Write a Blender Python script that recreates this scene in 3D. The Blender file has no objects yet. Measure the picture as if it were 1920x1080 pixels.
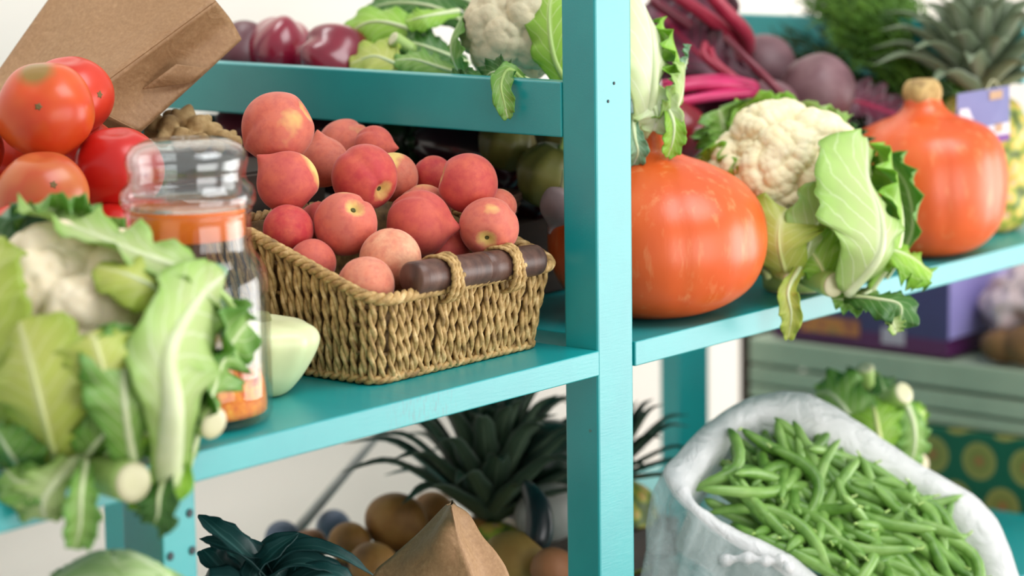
import bpy, bmesh, math, random
import numpy as np
from mathutils import Vector, Matrix, Quaternion

C = bpy.context.scene
COL = C.collection
rng = np.random.default_rng(7)
random.seed(7)

# ------------------------------------------------------------------ camera
# world: x along the shelf front (away to the right), y into the shelf, z up; origin = front corner
# where the middle shelf's top meets the main post. All lengths in metres.
FPX, CX, CY = 5000.0, 960.0, 540.0
_p, _r, _y = np.radians([9.42521602, -0.81925716, 50.51692363])
FWD = np.array([np.sin(_y)*np.cos(_p), np.cos(_y)*np.cos(_p), -np.sin(_p)])
_right = np.array([np.cos(_y), -np.sin(_y), 0.0]); _up = np.cross(_right, FWD)
RIGHT = _right*np.cos(_r)+_up*np.sin(_r); UP = -_right*np.sin(_r)+_up*np.cos(_r)
CAM = -2.5*(FWD + RIGHT*(1121.5-CX)/FPX - UP*(657-CY)/FPX)

def at(px, py, d):
    """the point seen at a pixel of the photograph, d metres deep"""
    return CAM + d*(FWD + RIGHT*(px-CX)/FPX - UP*(py-CY)/FPX)
def onp(px, py, axis, val):
    """the point seen at a pixel on the plane x, y or z (axis 0, 1, 2) = val"""
    d = at(px, py, 1.0)-CAM
    return CAM+d*(val-CAM[axis])/d[axis]
def pix_of(P):
    c = np.asarray(P, float)-CAM; z = c@FWD
    return CX+FPX*(c@RIGHT)/z, CY-FPX*(c@UP)/z, z
def cdir(a, b, c):
    """a direction: a towards the picture's right, b up, c towards the viewer"""
    v = RIGHT*a + UP*b - FWD*c
    return v/np.linalg.norm(v)

cam_data = bpy.data.cameras.new('camera'); cam = bpy.data.objects.new('camera', cam_data); COL.objects.link(cam)
M = Matrix.Identity(4)
for i in range(3):
    M[i][0], M[i][1], M[i][2], M[i][3] = RIGHT[i], UP[i], -FWD[i], CAM[i]
cam.matrix_world = M
cam_data.sensor_width = 36.0; cam_data.lens = FPX*36/1920
cam_data.clip_start = 0.05; cam_data.clip_end = 50
cam_data.dof.use_dof = True; cam_data.dof.focus_distance = 2.46; cam_data.dof.aperture_fstop = 3.4
C.camera = cam

# ------------------------------------------------------------------ light
w = bpy.data.worlds.new('world'); C.world = w; w.use_nodes = True
bg = w.node_tree.nodes['Background']; bg.inputs[0].default_value = (1.0, 0.985, 0.97, 1); bg.inputs[1].default_value = 0.62

def area(name, loc, target, sx, sy, power, col):
    l = bpy.data.lights.new(name, 'AREA'); l.shape = 'RECTANGLE'; l.size = sx; l.size_y = sy
    l.energy = power; l.color = col
    o = bpy.data.objects.new(name, l); COL.objects.link(o); o.location = loc
    o.rotation_euler = (Vector(target)-Vector(loc)).to_track_quat('-Z', 'Y').to_euler()
    return o
area('daylight_window', (2.45, -2.0, -0.12), (0.1, 0.0, -0.02), 2.6, 1.65, 72, (1.0, 0.99, 0.97))
area('added_front_fill', (-0.55, -3.1, -0.05), (0.0, 0.5, -0.1), 2.4, 1.6, 42, (1.0, 0.985, 0.97))  # unseen fill lamp, added to brighten the lower wall and front faces
area('added_top_fill', (0.3, -1.3, 2.5), (0.1, 0.2, 0.0), 1.8, 1.6, 54, (0.98, 0.99, 1.0))  # unseen overhead fill lamp, added for more soft light on the produce

area('added_wall_fill', (0.4, 0.90, 1.75), (0.4, 0.985, 0.2), 3.4, 0.30, 9.5, (1.0, 0.985, 0.975)).data.spread = math.radians(46)  # unseen strip lamp behind the unit, added to brighten the back wall
C.view_settings.view_transform = 'Standard'; C.view_settings.look = 'None'
C.view_settings.gamma = 1.0; C.view_settings.use_curve_mapping = False
C.view_settings.exposure = 0.09

# ------------------------------------------------------------------ helpers
def lin(c):
    out = []
    for v in c[:3]:
        v = v/255.0
        out.append(v/12.92 if v <= 0.04045 else ((v+0.055)/1.055)**2.4)
    return (*out, 1.0)

def new_mat(name):
    m = bpy.data.materials.new(name); m.use_nodes = True
    nt = m.node_tree; nt.nodes.clear()
    out = nt.nodes.new('ShaderNodeOutputMaterial'); b = nt.nodes.new('ShaderNodeBsdfPrincipled')
    nt.links.new(b.outputs[0], out.inputs[0])
    return m, nt, b, out
def N(nt, t, **kw):
    n = nt.nodes.new(t)
    for k, v in kw.items(): setattr(n, k, v)
    return n
def math_n(nt, op, a, b=None, c=None):
    n = nt.nodes.new('ShaderNodeMath'); n.operation = op
    for i, v in enumerate((a, b, c)):
        if v is None: continue
        if isinstance(v, (int, float)): n.inputs[i].default_value = v
        else: nt.links.new(v, n.inputs[i])
    return n.outputs[0]
def ramp(nt, fac, stops, interp='LINEAR'):
    n = nt.nodes.new('ShaderNodeValToRGB'); cr = n.color_ramp; cr.interpolation = interp
    while len(cr.elements) < len(stops): cr.elements.new(0.5)
    for e, (p, c) in zip(cr.elements, stops): e.position = p; e.color = c if len(c) == 4 else (*c, 1)
    nt.links.new(fac, n.inputs[0])
    return n.outputs[0]
def mixc(nt, fac, a, b, mode='MIX'):
    n = nt.nodes.new('ShaderNodeMix'); n.data_type = 'RGBA'; n.blend_type = mode
    if isinstance(fac, (int, float)): n.inputs[0].default_value = fac
    else: nt.links.new(fac, n.inputs[0])
    for i, v in ((6, a), (7, b)):
        if isinstance(v, tuple): n.inputs[i].default_value = v
        else: nt.links.new(v, n.inputs[i])
    return n.outputs[2]
def noise(nt, vec, scale, detail=4, rough=0.55, dist=0.0):
    n = nt.nodes.new('ShaderNodeTexNoise'); n.inputs['Scale'].default_value = scale
    n.inputs['Detail'].default_value = detail; n.inputs['Roughness'].default_value = rough
    n.inputs['Distortion'].default_value = dist
    if vec is not None: nt.links.new(vec, n.inputs['Vector'])
    return n.outputs[0]
def coords(nt, scale=(1, 1, 1), rnd=False, rot=(0, 0, 0)):
    tc = nt.nodes.new('ShaderNodeTexCoord'); mp = nt.nodes.new('ShaderNodeMapping')
    mp.inputs['Scale'].default_value = scale; mp.inputs['Rotation'].default_value = rot
    nt.links.new(tc.outputs['Object'], mp.inputs['Vector'])
    if rnd:
        oi = nt.nodes.new('ShaderNodeObjectInfo')
        k = math_n(nt, 'MULTIPLY', oi.outputs['Random'], 37.0)
        cb = nt.nodes.new('ShaderNodeCombineXYZ')
        for i in range(3): nt.links.new(k, cb.inputs[i])
        nt.links.new(cb.outputs[0], mp.inputs['Location'])
    return mp.outputs[0]
def bump(nt, b, h, strength=0.3, dist=0.002):
    n = nt.nodes.new('ShaderNodeBump'); n.inputs['Strength'].default_value = strength; n.inputs['Distance'].default_value = dist
    nt.links.new(h, n.inputs['Height']); nt.links.new(n.outputs[0], b.inputs['Normal'])
def mat_mottled(name, cols, scale=30, rough=0.5, bmp=0.0, bscale=120, stretch=(1, 1, 1), lo=0.3, hi=0.7, sheen=0, spec=0.5, sss=0.0, coat=0.0):
    m, nt, b, o = new_mat(name)
    v = coords(nt, stretch, rnd=True)
    f = noise(nt, v, scale)
    k = len(cols)
    c = ramp(nt, f, [(lo+(hi-lo)*i/max(1, k-1), lin(x)) for i, x in enumerate(cols)])
    nt.links.new(c, b.inputs['Base Color']); b.inputs['Roughness'].default_value = rough
    b.inputs['Specular IOR Level'].default_value = spec
    if bmp: bump(nt, b, noise(nt, v, bscale), bmp)
    if sheen: b.inputs['Sheen Weight'].default_value = sheen; b.inputs['Sheen Roughness'].default_value = 0.4
    if sss:
        b.inputs['Subsurface Weight'].default_value = sss; b.inputs['Subsurface Radius'].default_value = (0.01, 0.006, 0.003); b.inputs['Subsurface Scale'].default_value = 0.5
    if coat: b.inputs['Coat Weight'].default_value = coat; b.inputs['Coat Roughness'].default_value = 0.15
    return m

def build(name, V, F, mats, parent=None, origin=None, smooth=True, uv=None, mi=None):
    """ONE mesh object from world-space vertices"""
    V = np.asarray(V, float)
    if parent is not None: origin = np.array(parent.location)
    elif origin is None: origin = V.mean(axis=0)
    me = bpy.data.meshes.new(name)
    me.from_pydata((V-origin).tolist(), [], [tuple(map(int, f)) for f in F])
    if not isinstance(mats, (list, tuple)): mats = [mats]
    for m in mats: me.materials.append(m)
    if smooth: me.polygons.foreach_set('use_smooth', [True]*len(me.polygons))
    if mi is not None: me.polygons.foreach_set('material_index', list(map(int, mi)))
    if uv is not None:
        ul = me.uv_layers.new(name='UVMap'); uv = np.asarray(uv, float)
        idx = np.empty(len(me.loops), dtype=np.int32); me.loops.foreach_get('vertex_index', idx)
        ul.data.foreach_set('uv', uv[idx].ravel())
    me.update()
    o = bpy.data.objects.new(name, me); COL.objects.link(o)
    if parent is not None: o.parent = parent
    else: o.location = origin
    return o
def tag(o, label=None, cat=None, group=None, kind=None):
    if label: o['label'] = label
    if cat: o['category'] = cat
    if group: o['group'] = group
    if kind: o['kind'] = kind
    return o
def thing(name, label, cat, loc, group=None):
    o = bpy.data.objects.new(name, None); COL.objects.link(o); o.location = Vector(loc); o.empty_display_size = 0.02
    return tag(o, label, cat, group)

class MB:
    """collects shapes into one mesh"""
    def __init__(s): s.V = []; s.F = []; s.mi = []; s.uv = []; s.n = 0
    def add(s, V, F, mi=0, uv=None):
        V = np.asarray(V, float); s.V.append(V)
        s.F += [tuple(int(i)+s.n for i in f) for f in F]; s.mi += [mi]*len(F)
        s.uv.append(np.zeros((len(V), 2)) if uv is None else np.asarray(uv, float)); s.n += len(V)
        return s
    def build(s, name, mats, parent=None, origin=None, smooth=True):
        return build(name, np.vstack(s.V), s.F, mats, parent, origin, smooth, uv=np.vstack(s.uv), mi=s.mi)

def box_geo(x0, x1, y0, y1, z0, z1, bev=0.0015, seg=2):
    bm = bmesh.new(); bmesh.ops.create_cube(bm, size=1)
    bmesh.ops.scale(bm, vec=(x1-x0, y1-y0, z1-z0), verts=bm.verts)
    bmesh.ops.translate(bm, vec=((x0+x1)/2, (y0+y1)/2, (z0+z1)/2), verts=bm.verts)
    if bev: bmesh.ops.bevel(bm, geom=list(bm.edges), offset=bev, segments=seg, affect='EDGES', profile=0.5)
    bm.verts.index_update()
    V = np.array([v.co[:] for v in bm.verts]); F = [[v.index for v in f.verts] for f in bm.faces]; bm.free()
    return V, F
def frame_of(ax):
    ax = np.asarray(ax, float); ax = ax/np.linalg.norm(ax)
    t = np.array([0, 0, 1.0]) if abs(ax[2]) < 0.9 else np.array([1.0, 0, 0])
    a = np.cross(t, ax); a /= np.linalg.norm(a); b = np.cross(ax, a)
    return a, b, ax
def catmull(P, n):
    P = np.asarray(P, float)
    if len(P) == 2: return P[0]+(P[1]-P[0])*np.linspace(0, 1, n)[:, None]
    Q = np.vstack([2*P[0]-P[1], P, 2*P[-1]-P[-2]]); out = []
    for t in np.linspace(0, len(P)-1-1e-9, n):
        i = int(t); u = t-i; a, b, c, d = Q[i], Q[i+1], Q[i+2], Q[i+3]
        out.append(0.5*((2*b)+(c-a)*u+(2*a-5*b+4*c-d)*u*u+(3*b-a-3*c+d)*u**3))
    return np.array(out)
def tube_geo(P, R, k=8, closed=False, caps=True):
    """tube along points P with radii R"""
    P = np.asarray(P, float); n = len(P); R = np.full(n, R) if np.isscalar(R) else np.asarray(R, float)
    T = np.gradient(P, axis=0) if not closed else np.roll(P, -1, 0)-np.roll(P, 1, 0)
    T /= np.linalg.norm(T, axis=1)[:, None]+1e-12
    a, b, _ = frame_of(T[0]); V = []; A = a
    for i in range(n):
        A = A-T[i]*(A@T[i]); A /= np.linalg.norm(A)+1e-12; B = np.cross(T[i], A)
        th = np.arange(k)*2*np.pi/k
        V.append(P[i]+R[i]*(np.cos(th)[:, None]*A+np.sin(th)[:, None]*B))
    V = np.vstack(V); F = []
    for i in range(n if closed else n-1):
        i2 = (i+1) % n
        for j in range(k):
            j2 = (j+1) % k; F.append((i*k+j, i*k+j2, i2*k+j2, i2*k+j))
    if caps and not closed:
        F.append(tuple(range(k))[::-1]); F.append(tuple((n-1)*k+j for j in range(k)))
    return V, F
def lathe_geo(prof, k=48, center=(0, 0, 0), axis=(0, 0, 1), rib=None, close=True):
    """prof: (r, z) list; rib(theta, t) multiplies r"""
    prof = np.asarray(prof, float); n = len(prof); a, b, ax = frame_of(axis); c = np.asarray(center, float)
    th = np.arange(k)*2*np.pi/k; V = []
    for i, (r, z) in enumerate(prof):
        rr = r*(rib(th, i/(n-1)) if rib else np.ones(k))
        V.append(c+ax*z+(np.cos(th)*rr)[:, None]*a+(np.sin(th)*rr)[:, None]*b)
    V = np.vstack(V); F = []
    for i in range(n-1):
        for j in range(k):
            j2 = (j+1) % k; F.append((i*k+j, i*k+j2, (i+1)*k+j2, (i+1)*k+j))
    if close:
        F.append(tuple(range(k))[::-1]); F.append(tuple((n-1)*k+j for j in range(k)))
    return V, F
def smooth_prof(p, n=40):
    return catmull(np.asarray(p, float), n)
_ico = {}
def ico(sub):
    if sub not in _ico:
        bm = bmesh.new(); bmesh.ops.create_icosphere(bm, subdivisions=sub, radius=1)
        bm.verts.index_update()
        _ico[sub] = (np.array([v.co[:] for v in bm.verts]), [[v.index for v in f.verts] for f in bm.faces]); bm.free()
    return _ico[sub]
def sph_noise(D, seed, n=8, freq=3.0):
    """cheap smooth noise on directions"""
    g = np.random.default_rng(seed); out = np.zeros(len(D))
    for i in range(n):
        k = g.normal(size=3)*freq; out += np.sin(D@k+g.uniform(0, 6.28))
    return out/np.sqrt(n)
def blob_geo(c, r, sub=4, scale=(1, 1, 1), axes=None, seed=0, amp=0.04, freq=2.0):
    D, F = ico(sub); R = 1+amp*sph_noise(D, seed, freq=freq)
    P = D*R[:, None]*np.array(scale)*r
    if axes is not None:
        a, b, ax = frame_of(axes); P = P[:, :1]*a+P[:, 1:2]*b+P[:, 2:]*ax
    return P+np.asarray(c, float), F

# ------------------------------------------------------------------ materials
def mat_paint():
    m, nt, b, o = new_mat('turquoise_paint')
    tc = nt.nodes.new('ShaderNodeTexCoord')
    v = coords(nt, (1, 1, 1))
    f = noise(nt, v, 14, 5); g = noise(nt, coords(nt, (6, 60, 60)), 9, 5, 0.65)
    col = ramp(nt, f, [(0.3, lin((0, 148, 152))), (0.7, lin((4, 158, 159)))])
    worn = ramp(nt, noise(nt, v, 55, 3), [(0.745, (0, 0, 0, 1)), (0.775, (1, 1, 1, 1))])
    col = mixc(nt, math_n(nt, 'MULTIPLY', worn, 0.55), col, lin((70, 80, 50)))
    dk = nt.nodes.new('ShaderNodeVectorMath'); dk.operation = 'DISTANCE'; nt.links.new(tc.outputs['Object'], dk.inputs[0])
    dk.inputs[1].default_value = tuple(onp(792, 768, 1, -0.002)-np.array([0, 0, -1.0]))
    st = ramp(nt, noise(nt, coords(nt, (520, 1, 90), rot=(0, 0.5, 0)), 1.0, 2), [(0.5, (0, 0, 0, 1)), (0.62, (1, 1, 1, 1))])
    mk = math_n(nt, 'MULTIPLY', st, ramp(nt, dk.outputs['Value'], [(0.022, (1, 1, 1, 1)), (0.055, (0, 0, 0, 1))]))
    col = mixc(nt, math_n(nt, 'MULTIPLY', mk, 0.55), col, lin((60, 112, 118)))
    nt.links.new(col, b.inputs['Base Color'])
    b.inputs['Roughness'].default_value = 0.33; b.inputs['Specular IOR Level'].default_value = 0.9
    bump(nt, b, g, 0.12, 0.0012)
    return m
PAINT = mat_paint()
WALLM = mat_mottled('plaster_wall', [(238, 230, 219), (242, 235, 225)], 3, 0.9, 0.05, 60)
FLOORM = mat_mottled('floor_concrete', [(150, 140, 130), (170, 162, 150)], 6, 0.8)
NAILM = mat_mottled('screw_metal', [(30, 45, 48), (40, 55, 60)], 30, 0.5)

def leaf_mat(name, inner, edge, vein, trans=0.28, nv=9.0, rough=0.42, veinw=0.1):
    m, nt, b, out = new_mat(name)
    uvn = nt.nodes.new('ShaderNodeUVMap'); uvn.uv_map = 'UVMap'
    sp = nt.nodes.new('ShaderNodeSeparateXYZ'); nt.links.new(uvn.outputs[0], sp.inputs[0])
    u, v = sp.outputs[0], sp.outputs[1]
    av = math_n(nt, 'ABSOLUTE', math_n(nt, 'MULTIPLY_ADD', v, 2.0, -1.0))
    oc = coords(nt, (1, 1, 1), rnd=True)
    nz = noise(nt, oc, 45, 4)
    base = mixc(nt, math_n(nt, 'POWER', av, 1.6), lin(inner), lin(edge))
    base = mixc(nt, math_n(nt, 'MULTIPLY', ramp(nt, nz, [(0.4, (0, 0, 0, 1)), (0.75, (1, 1, 1, 1))]), 0.35), base, lin(tuple(min(255, e*1.15+12) for e in edge)))
    ph = math_n(nt, 'SUBTRACT', math_n(nt, 'MULTIPLY', u, nv), math_n(nt, 'MULTIPLY', av, 2.1))
    ph = math_n(nt, 'ADD', ph, math_n(nt, 'MULTIPLY', nz, 0.7))
    fr = math_n(nt, 'ABSOLUTE', math_n(nt, 'SUBTRACT', math_n(nt, 'FRACT', ph), 0.5))
    lat = ramp(nt, fr, [(0.0, (1, 1, 1, 1)), (veinw, (0, 0, 0, 1))])
    lat = math_n(nt, 'MULTIPLY', lat, math_n(nt, 'SUBTRACT', 1.0, math_n(nt, 'MULTIPLY', av, 0.7)))
    mid = ramp(nt, av, [(0.02, (1, 1, 1, 1)), (0.14, (0, 0, 0, 1))])
    vv = math_n(nt, 'MAXIMUM', math_n(nt, 'MULTIPLY', lat, 0.75), mid)
    col = mixc(nt, vv, base, lin(vein))
    nt.links.new(col, b.inputs['Base Color']); b.inputs['Roughness'].default_value = rough
    h = math_n(nt, 'ADD', math_n(nt, 'MULTIPLY', vv, 0.6), math_n(nt, 'MULTIPLY', noise(nt, oc, 130, 3), 0.5))
    bump(nt, b, h, 0.35, 0.0015)
    tr = nt.nodes.new('ShaderNodeBsdfTranslucent'); nt.links.new(col, tr.inputs[0])
    mx = nt.nodes.new('ShaderNodeMixShader'); mx.inputs[0].default_value = trans
    nt.links.new(b.outputs[0], mx.inputs[1]); nt.links.new(tr.outputs[0], mx.inputs[2]); nt.links.new(mx.outputs[0], out.inputs[0])
    return m
LEAF = {
 'pale':   leaf_mat('pale_leaf', (200, 215, 150), (150, 190, 90), (232, 238, 208)),
 'yellow': leaf_mat('yellow_leaf', (205, 212, 110), (160, 185, 62), (228, 232, 165)),
 'mid':    leaf_mat('green_leaf', (150, 190, 95), (98, 155, 58), (215, 228, 180)),
 'bright': leaf_mat('bright_leaf', (168, 208, 82), (128, 184, 48), (216, 232, 160)),
 'dark':   leaf_mat('dark_leaf', (78, 130, 52), (52, 104, 40), (170, 200, 140)),
 'blue':   leaf_mat('bluish_leaf', (150, 188, 150), (108, 158, 118), (215, 230, 215)),
 'white':  leaf_mat('white_leaf', (232, 236, 205), (190, 212, 140), (243, 244, 228), nv=6),
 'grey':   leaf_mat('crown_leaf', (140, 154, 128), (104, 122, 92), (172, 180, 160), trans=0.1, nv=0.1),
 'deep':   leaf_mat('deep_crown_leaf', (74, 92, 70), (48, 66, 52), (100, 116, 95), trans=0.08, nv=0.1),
 'leek':   leaf_mat('leek_leaf', (42, 82, 78), (24, 62, 62), (80, 122, 118), trans=0.08, nv=0.1),
 'beet':   leaf_mat('beet_leaf', (92, 24, 52), (58, 30, 38), (176, 40, 92), trans=0.15),
}
RIBM = mat_mottled('leaf_rib', [(200, 214, 160), (218, 228, 186)], 30, 0.4, sss=0.1)
RIBY = mat_mottled('yellow_rib', [(200, 210, 130), (220, 226, 160)], 30, 0.4)
CUTM = mat_mottled('cut_stem', [(206, 204, 160), (222, 218, 182)], 40, 0.5)
STEMG = mat_mottled('green_stem', [(150, 185, 95), (180, 205, 125)], 25, 0.45)

def leaf_geo(mb, spine, W, face, cup=0.25, ruf=0.18, waves=5.5, rib=0.0035, prof='cauli', nu=36, nv=19, ribmat=1, seed=0, base=0.42, asym=0.0, fold=0.0):
    """a leaf along the 3-D spine; face = where its inner side looks"""
    ruf = min(ruf, 0.27); g = np.random.default_rng(seed); P = catmull(spine, nu); L = np.linalg.norm(np.diff(P, axis=0), axis=1).sum()
    T = np.gradient(P, axis=0); T /= np.linalg.norm(T, axis=1)[:, None]
    face = np.asarray(face, float)
    u = np.linspace(0, 1, nu); v = np.linspace(-1, 1, nv)
    if prof == 'cauli':
        s = np.clip((u-0.02)/0.5, 0, 1); s = s*s*(3-2*s)
        wd = (base+(1-base)*s)*np.where(u > 0.55, np.sqrt(np.clip(1-((u-0.55)/0.455)**2, 0, 1)), 1)
    elif prof == 'blade':
        wd = np.clip(1-u**1.8, 0.0, 1)*(0.8+0.2*np.minimum(1, u*4))+0.004
    elif prof == 'strap':
        wd = np.clip(1-u**4, 0.02, 1)
    else:
        wd = np.sin(np.pi*np.clip(u*0.97+0.03, 0, 1))**0.75
    ph = g.uniform(0, 6.28, 6); V = []; UV = []
    for i in range(nu):
        S = np.cross(T[i], face); S /= np.linalg.norm(S)+1e-9; Nn = np.cross(S, T[i])
        w0 = W*wd[i]
        for sgn_j, vj in enumerate(v):
            a = abs(vj); sg = 1 if vj > 0 else 0
            wj = w0*(1+0.10*np.sin(u[i]*waves*4.4+ph[sg])*a)
            rf = ruf*W*a**2.4*min(1, u[i]*2.5)*(np.sin(2*np.pi*waves*u[i]+ph[2+sg])+0.5*np.sin(2*np.pi*waves*2.1*u[i]+ph[4+sg]))
            x = wj*vj*(1+asym if vj > 0 else 1-asym); y = cup*w0*a**1.7+rf+fold*w0*a
            V.append(P[i]+S*x*(1-0.25*abs(fold))+Nn*y+T[i]*0.12*rf+T[i]*0.22*w0*a)
            UV.append((u[i], 0.5*(vj+1)))
    V = np.array(V); UV = np.array(UV)
    F = [(i*nv+j, i*nv+j+1, (i+1)*nv+j+1, (i+1)*nv+j) for i in range(nu-1) for j in range(nv-1)]
    # a thin solid: back side a little behind
    th = 0.0007
    nrm = np.zeros_like(V); G = V.reshape(nu, nv, 3); gu = np.gradient(G, axis=0); gv = np.gradient(G, axis=1)
    nn = np.cross(gu, gv); nn /= np.linalg.norm(nn, axis=2)[..., None]+1e-12
    Bk = (G+nn*th).reshape(-1, 3); n0 = len(V)
    F2 = [(a+n0, d+n0, c+n0, b+n0) for a, b, c, d in F]
    rim = []
    loop = [j for j in range(nv)]+[i*nv+nv-1 for i in range(1, nu)]+[(nu-1)*nv+j for j in range(nv-2, -1, -1)]+[i*nv for i in range(nu-2, 0, -1)]
    for k in range(len(loop)):
        a, b = loop[k], loop[(k+1) % len(loop)]; rim.append((b, a, a+n0, b+n0))
    mb.add(np.vstack([V, Bk]), F+F2+rim, 0, np.vstack([UV, UV]))
    if rib:
        m = int(nu*0.86); mid = G[:m, nv//2]
        rr = rib*np.linspace(1.0, 0.16, m)
        RV, RF = tube_geo(mid, rr, 8); mb.add(RV, RF, ribmat)
    return mb

def leaf_part(parent, kind, spine, W, face, ribm=None, name='leaf', **kw):
    mb = MB(); leaf_geo(mb, spine, W, face, **kw)
    return mb.build(name, [LEAF[kind], ribm or RIBM], parent)
def S(*pts):
    return [at(*p) for p in pts]

# ------------------------------------------------------------------ the setting
tag(build('wall_back', *box_geo(-3.0, 2.9, 1.10, 1.20, -1.0, 1.7, 0), WALLM, smooth=False), kind='structure')
tag(build('floor', *box_geo(-3.0, 3.2, -3.6, 1.2, -1.05, -1.0, 0), FLOORM, smooth=False), kind='structure')

# ------------------------------------------------------------------ shelving unit
unit = thing('shelving_unit', 'turquoise painted wooden shelving unit holding the fruit and vegetables', 'shelf', (0, 0, -1.0))
def board(name, x0, x1, y0, y1, z0, z1, bev=0.0016, label=None):
    o = build(name, *box_geo(x0, x1, y0, y1, z0, z1, bev), PAINT, unit, smooth=False)
    if label: o['label'] = label
    return o
board('post', 0.0, 0.055, 0.0, 0.040, -1.0, 0.62, 0.0022)
board('shelf_board', -1.30, -0.0006, -0.002, 0.60, -0.024, 0.0, 0.0012)
board('shelf_board', 0.0556, 1.05, -0.002, 0.60, -0.024, 0.0, 0.0012)
board('shelf_board', -1.30, -0.0006, 0.0, 0.60, -0.43, -0.406)
board('shelf_board', 0.0556, 1.1, 0.0, 0.70, -0.43, -0.406)
lp = board('post', onp(305, 1000, 1, 0.012)[0], onp(367, 960, 1, 0.012)[0], 0.012, 0.058, -1.0, -0.0242)
board('side_rail', 0.0, 0.020, 0.0405, 0.66, 0.198, 0.250)
board('post', 0.0, 0.055, 0.661, 0.70, -1.0, 0.62)
board('shelf_board', 0.0205, 0.27, 0.115, 0.66, 0.198, 0.2135)
board('post', 0.962, 1.034, 0.603, 0.634, -1.0, 0.45)
board('side_rail', 0.90, 0.92, 0.05, 0.602, 0.178, 0.250)
# screws on the short post, below the shelf
for (px, py) in ((317, 972), (355, 962), (319, 1043), (360, 1032)):
    d = at(px, py, 1.0)-CAM; t = (0.012-CAM[1])/d[1]; p = CAM+d*t
    V, F = lathe_geo([(0.0036, -0.0006), (0.0036, 0.0008), (0.0026, 0.0013), (0.0008, 0.0007)], 12, p, (0, -1, 0))
    tag(build('screw_head', V, F, NAILM, unit), None)
for (px, py, yy) in ((1151, 156, 0.0), (1140, 190, 0.0)):
    d = at(px, py, 1.0)-CAM; t = (yy-CAM[1])/d[1]; p = CAM+d*t
    V, F = lathe_geo([(0.0015, -0.0005), (0.0015, 0.0005), (0.0006, 0.0007)], 10, p, (0, -1, 0))
    build('nail_head', V, F, NAILM, unit)
#PART2
# ------------------------------------------------------------------ basket of peaches
def mat_rope(name, c1, c2, c3):
    m, nt, b, o = new_mat(name)
    v = coords(nt, (1, 1, 1)); f = noise(nt, v, 110, 4, 0.6); f2 = noise(nt, coords(nt, (60, 60, 400)), 3, 2)
    c = ramp(nt, f, [(0.3, lin(c1)), (0.52, lin(c2)), (0.72, lin(c3))])
    nt.links.new(c, b.inputs['Base Color']); b.inputs['Roughness'].default_value = 0.62
    bump(nt, b, noise(nt, v, 420, 3), 0.4, 0.001)
    return m
ROPE = mat_rope('seagrass_rope', (128, 98, 56), (184, 150, 92), (222, 192, 138))
WEAVE = mat_rope('seagrass_weft', (74, 54, 28), (116, 88, 46), (150, 118, 68))
BX0, BX1, BY0, BY1 = -0.262, -0.006, 0.043, 0.262
def rim_z(y):
    t = np.clip((y-0.03)/0.16, 0, 1); return 0.075+0.052*t
def basket_loop(n, grow):
    """rounded rectangle, counter-clockwise from the front-left; grow = outward offset"""
    x0, x1, y0, y1 = BX0-grow, BX1+grow, BY0-grow, BY1+grow; r = 0.022+grow*0.5
    segs = []
    def arc(cx, cy, a0): 
        for a in np.linspace(a0, a0+math.pi/2, 9): segs.append((cx+r*math.cos(a), cy+r*math.sin(a)))
    arc(x0+r, y0+r, math.pi); arc(x1-r, y0+r, 1.5*math.pi); arc(x1-r, y1-r, 0); arc(x0+r, y1-r, 0.5*math.pi)
    P = np.array(segs+[segs[0]]); L = np.concatenate([[0], np.cumsum(np.linalg.norm(np.diff(P, axis=0), axis=1))])
    t = np.linspace(0, L[-1], n, endpoint=False)
    return np.stack([np.interp(t, L, P[:, 0]), np.interp(t, L, P[:, 1])], 1), L[-1]
BK = thing('basket', 'woven seagrass basket holding the peaches, with a dark wooden handle', 'basket', (-0.134, 0.15, 0))
# inner wall (weft) and strands
nl = 160; lo, _ = basket_loop(nl, -0.018); hi, _ = basket_loop(nl, -0.006)
mb = MB(); V = []; rows = 8
for k in range(rows):
    t = k/(rows-1); xy = lo+(hi-lo)*t
    V.append(np.column_stack([xy, 0.006+t*(rim_z(xy[:, 1])-0.008)]))
for k in range(rows):
    t = 1-k/(rows-1); xy = (lo+(hi-lo)*t); c = np.array([(BX0+BX1)/2, (BY0+BY1)/2]); xy = c+(xy-c)*0.975
    V.append(np.column_stack([xy, 0.0055+t*(rim_z(xy[:, 1])-0.008)]))
V = np.vstack(V); F = []
for i in range(2*rows-1):
    for j in range(nl):
        j2 = (j+1) % nl; F.append((i*nl+j, i*nl+j2, (i+1)*nl+j2, (i+1)*nl+j))
mb.add(V, F, 1)
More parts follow.
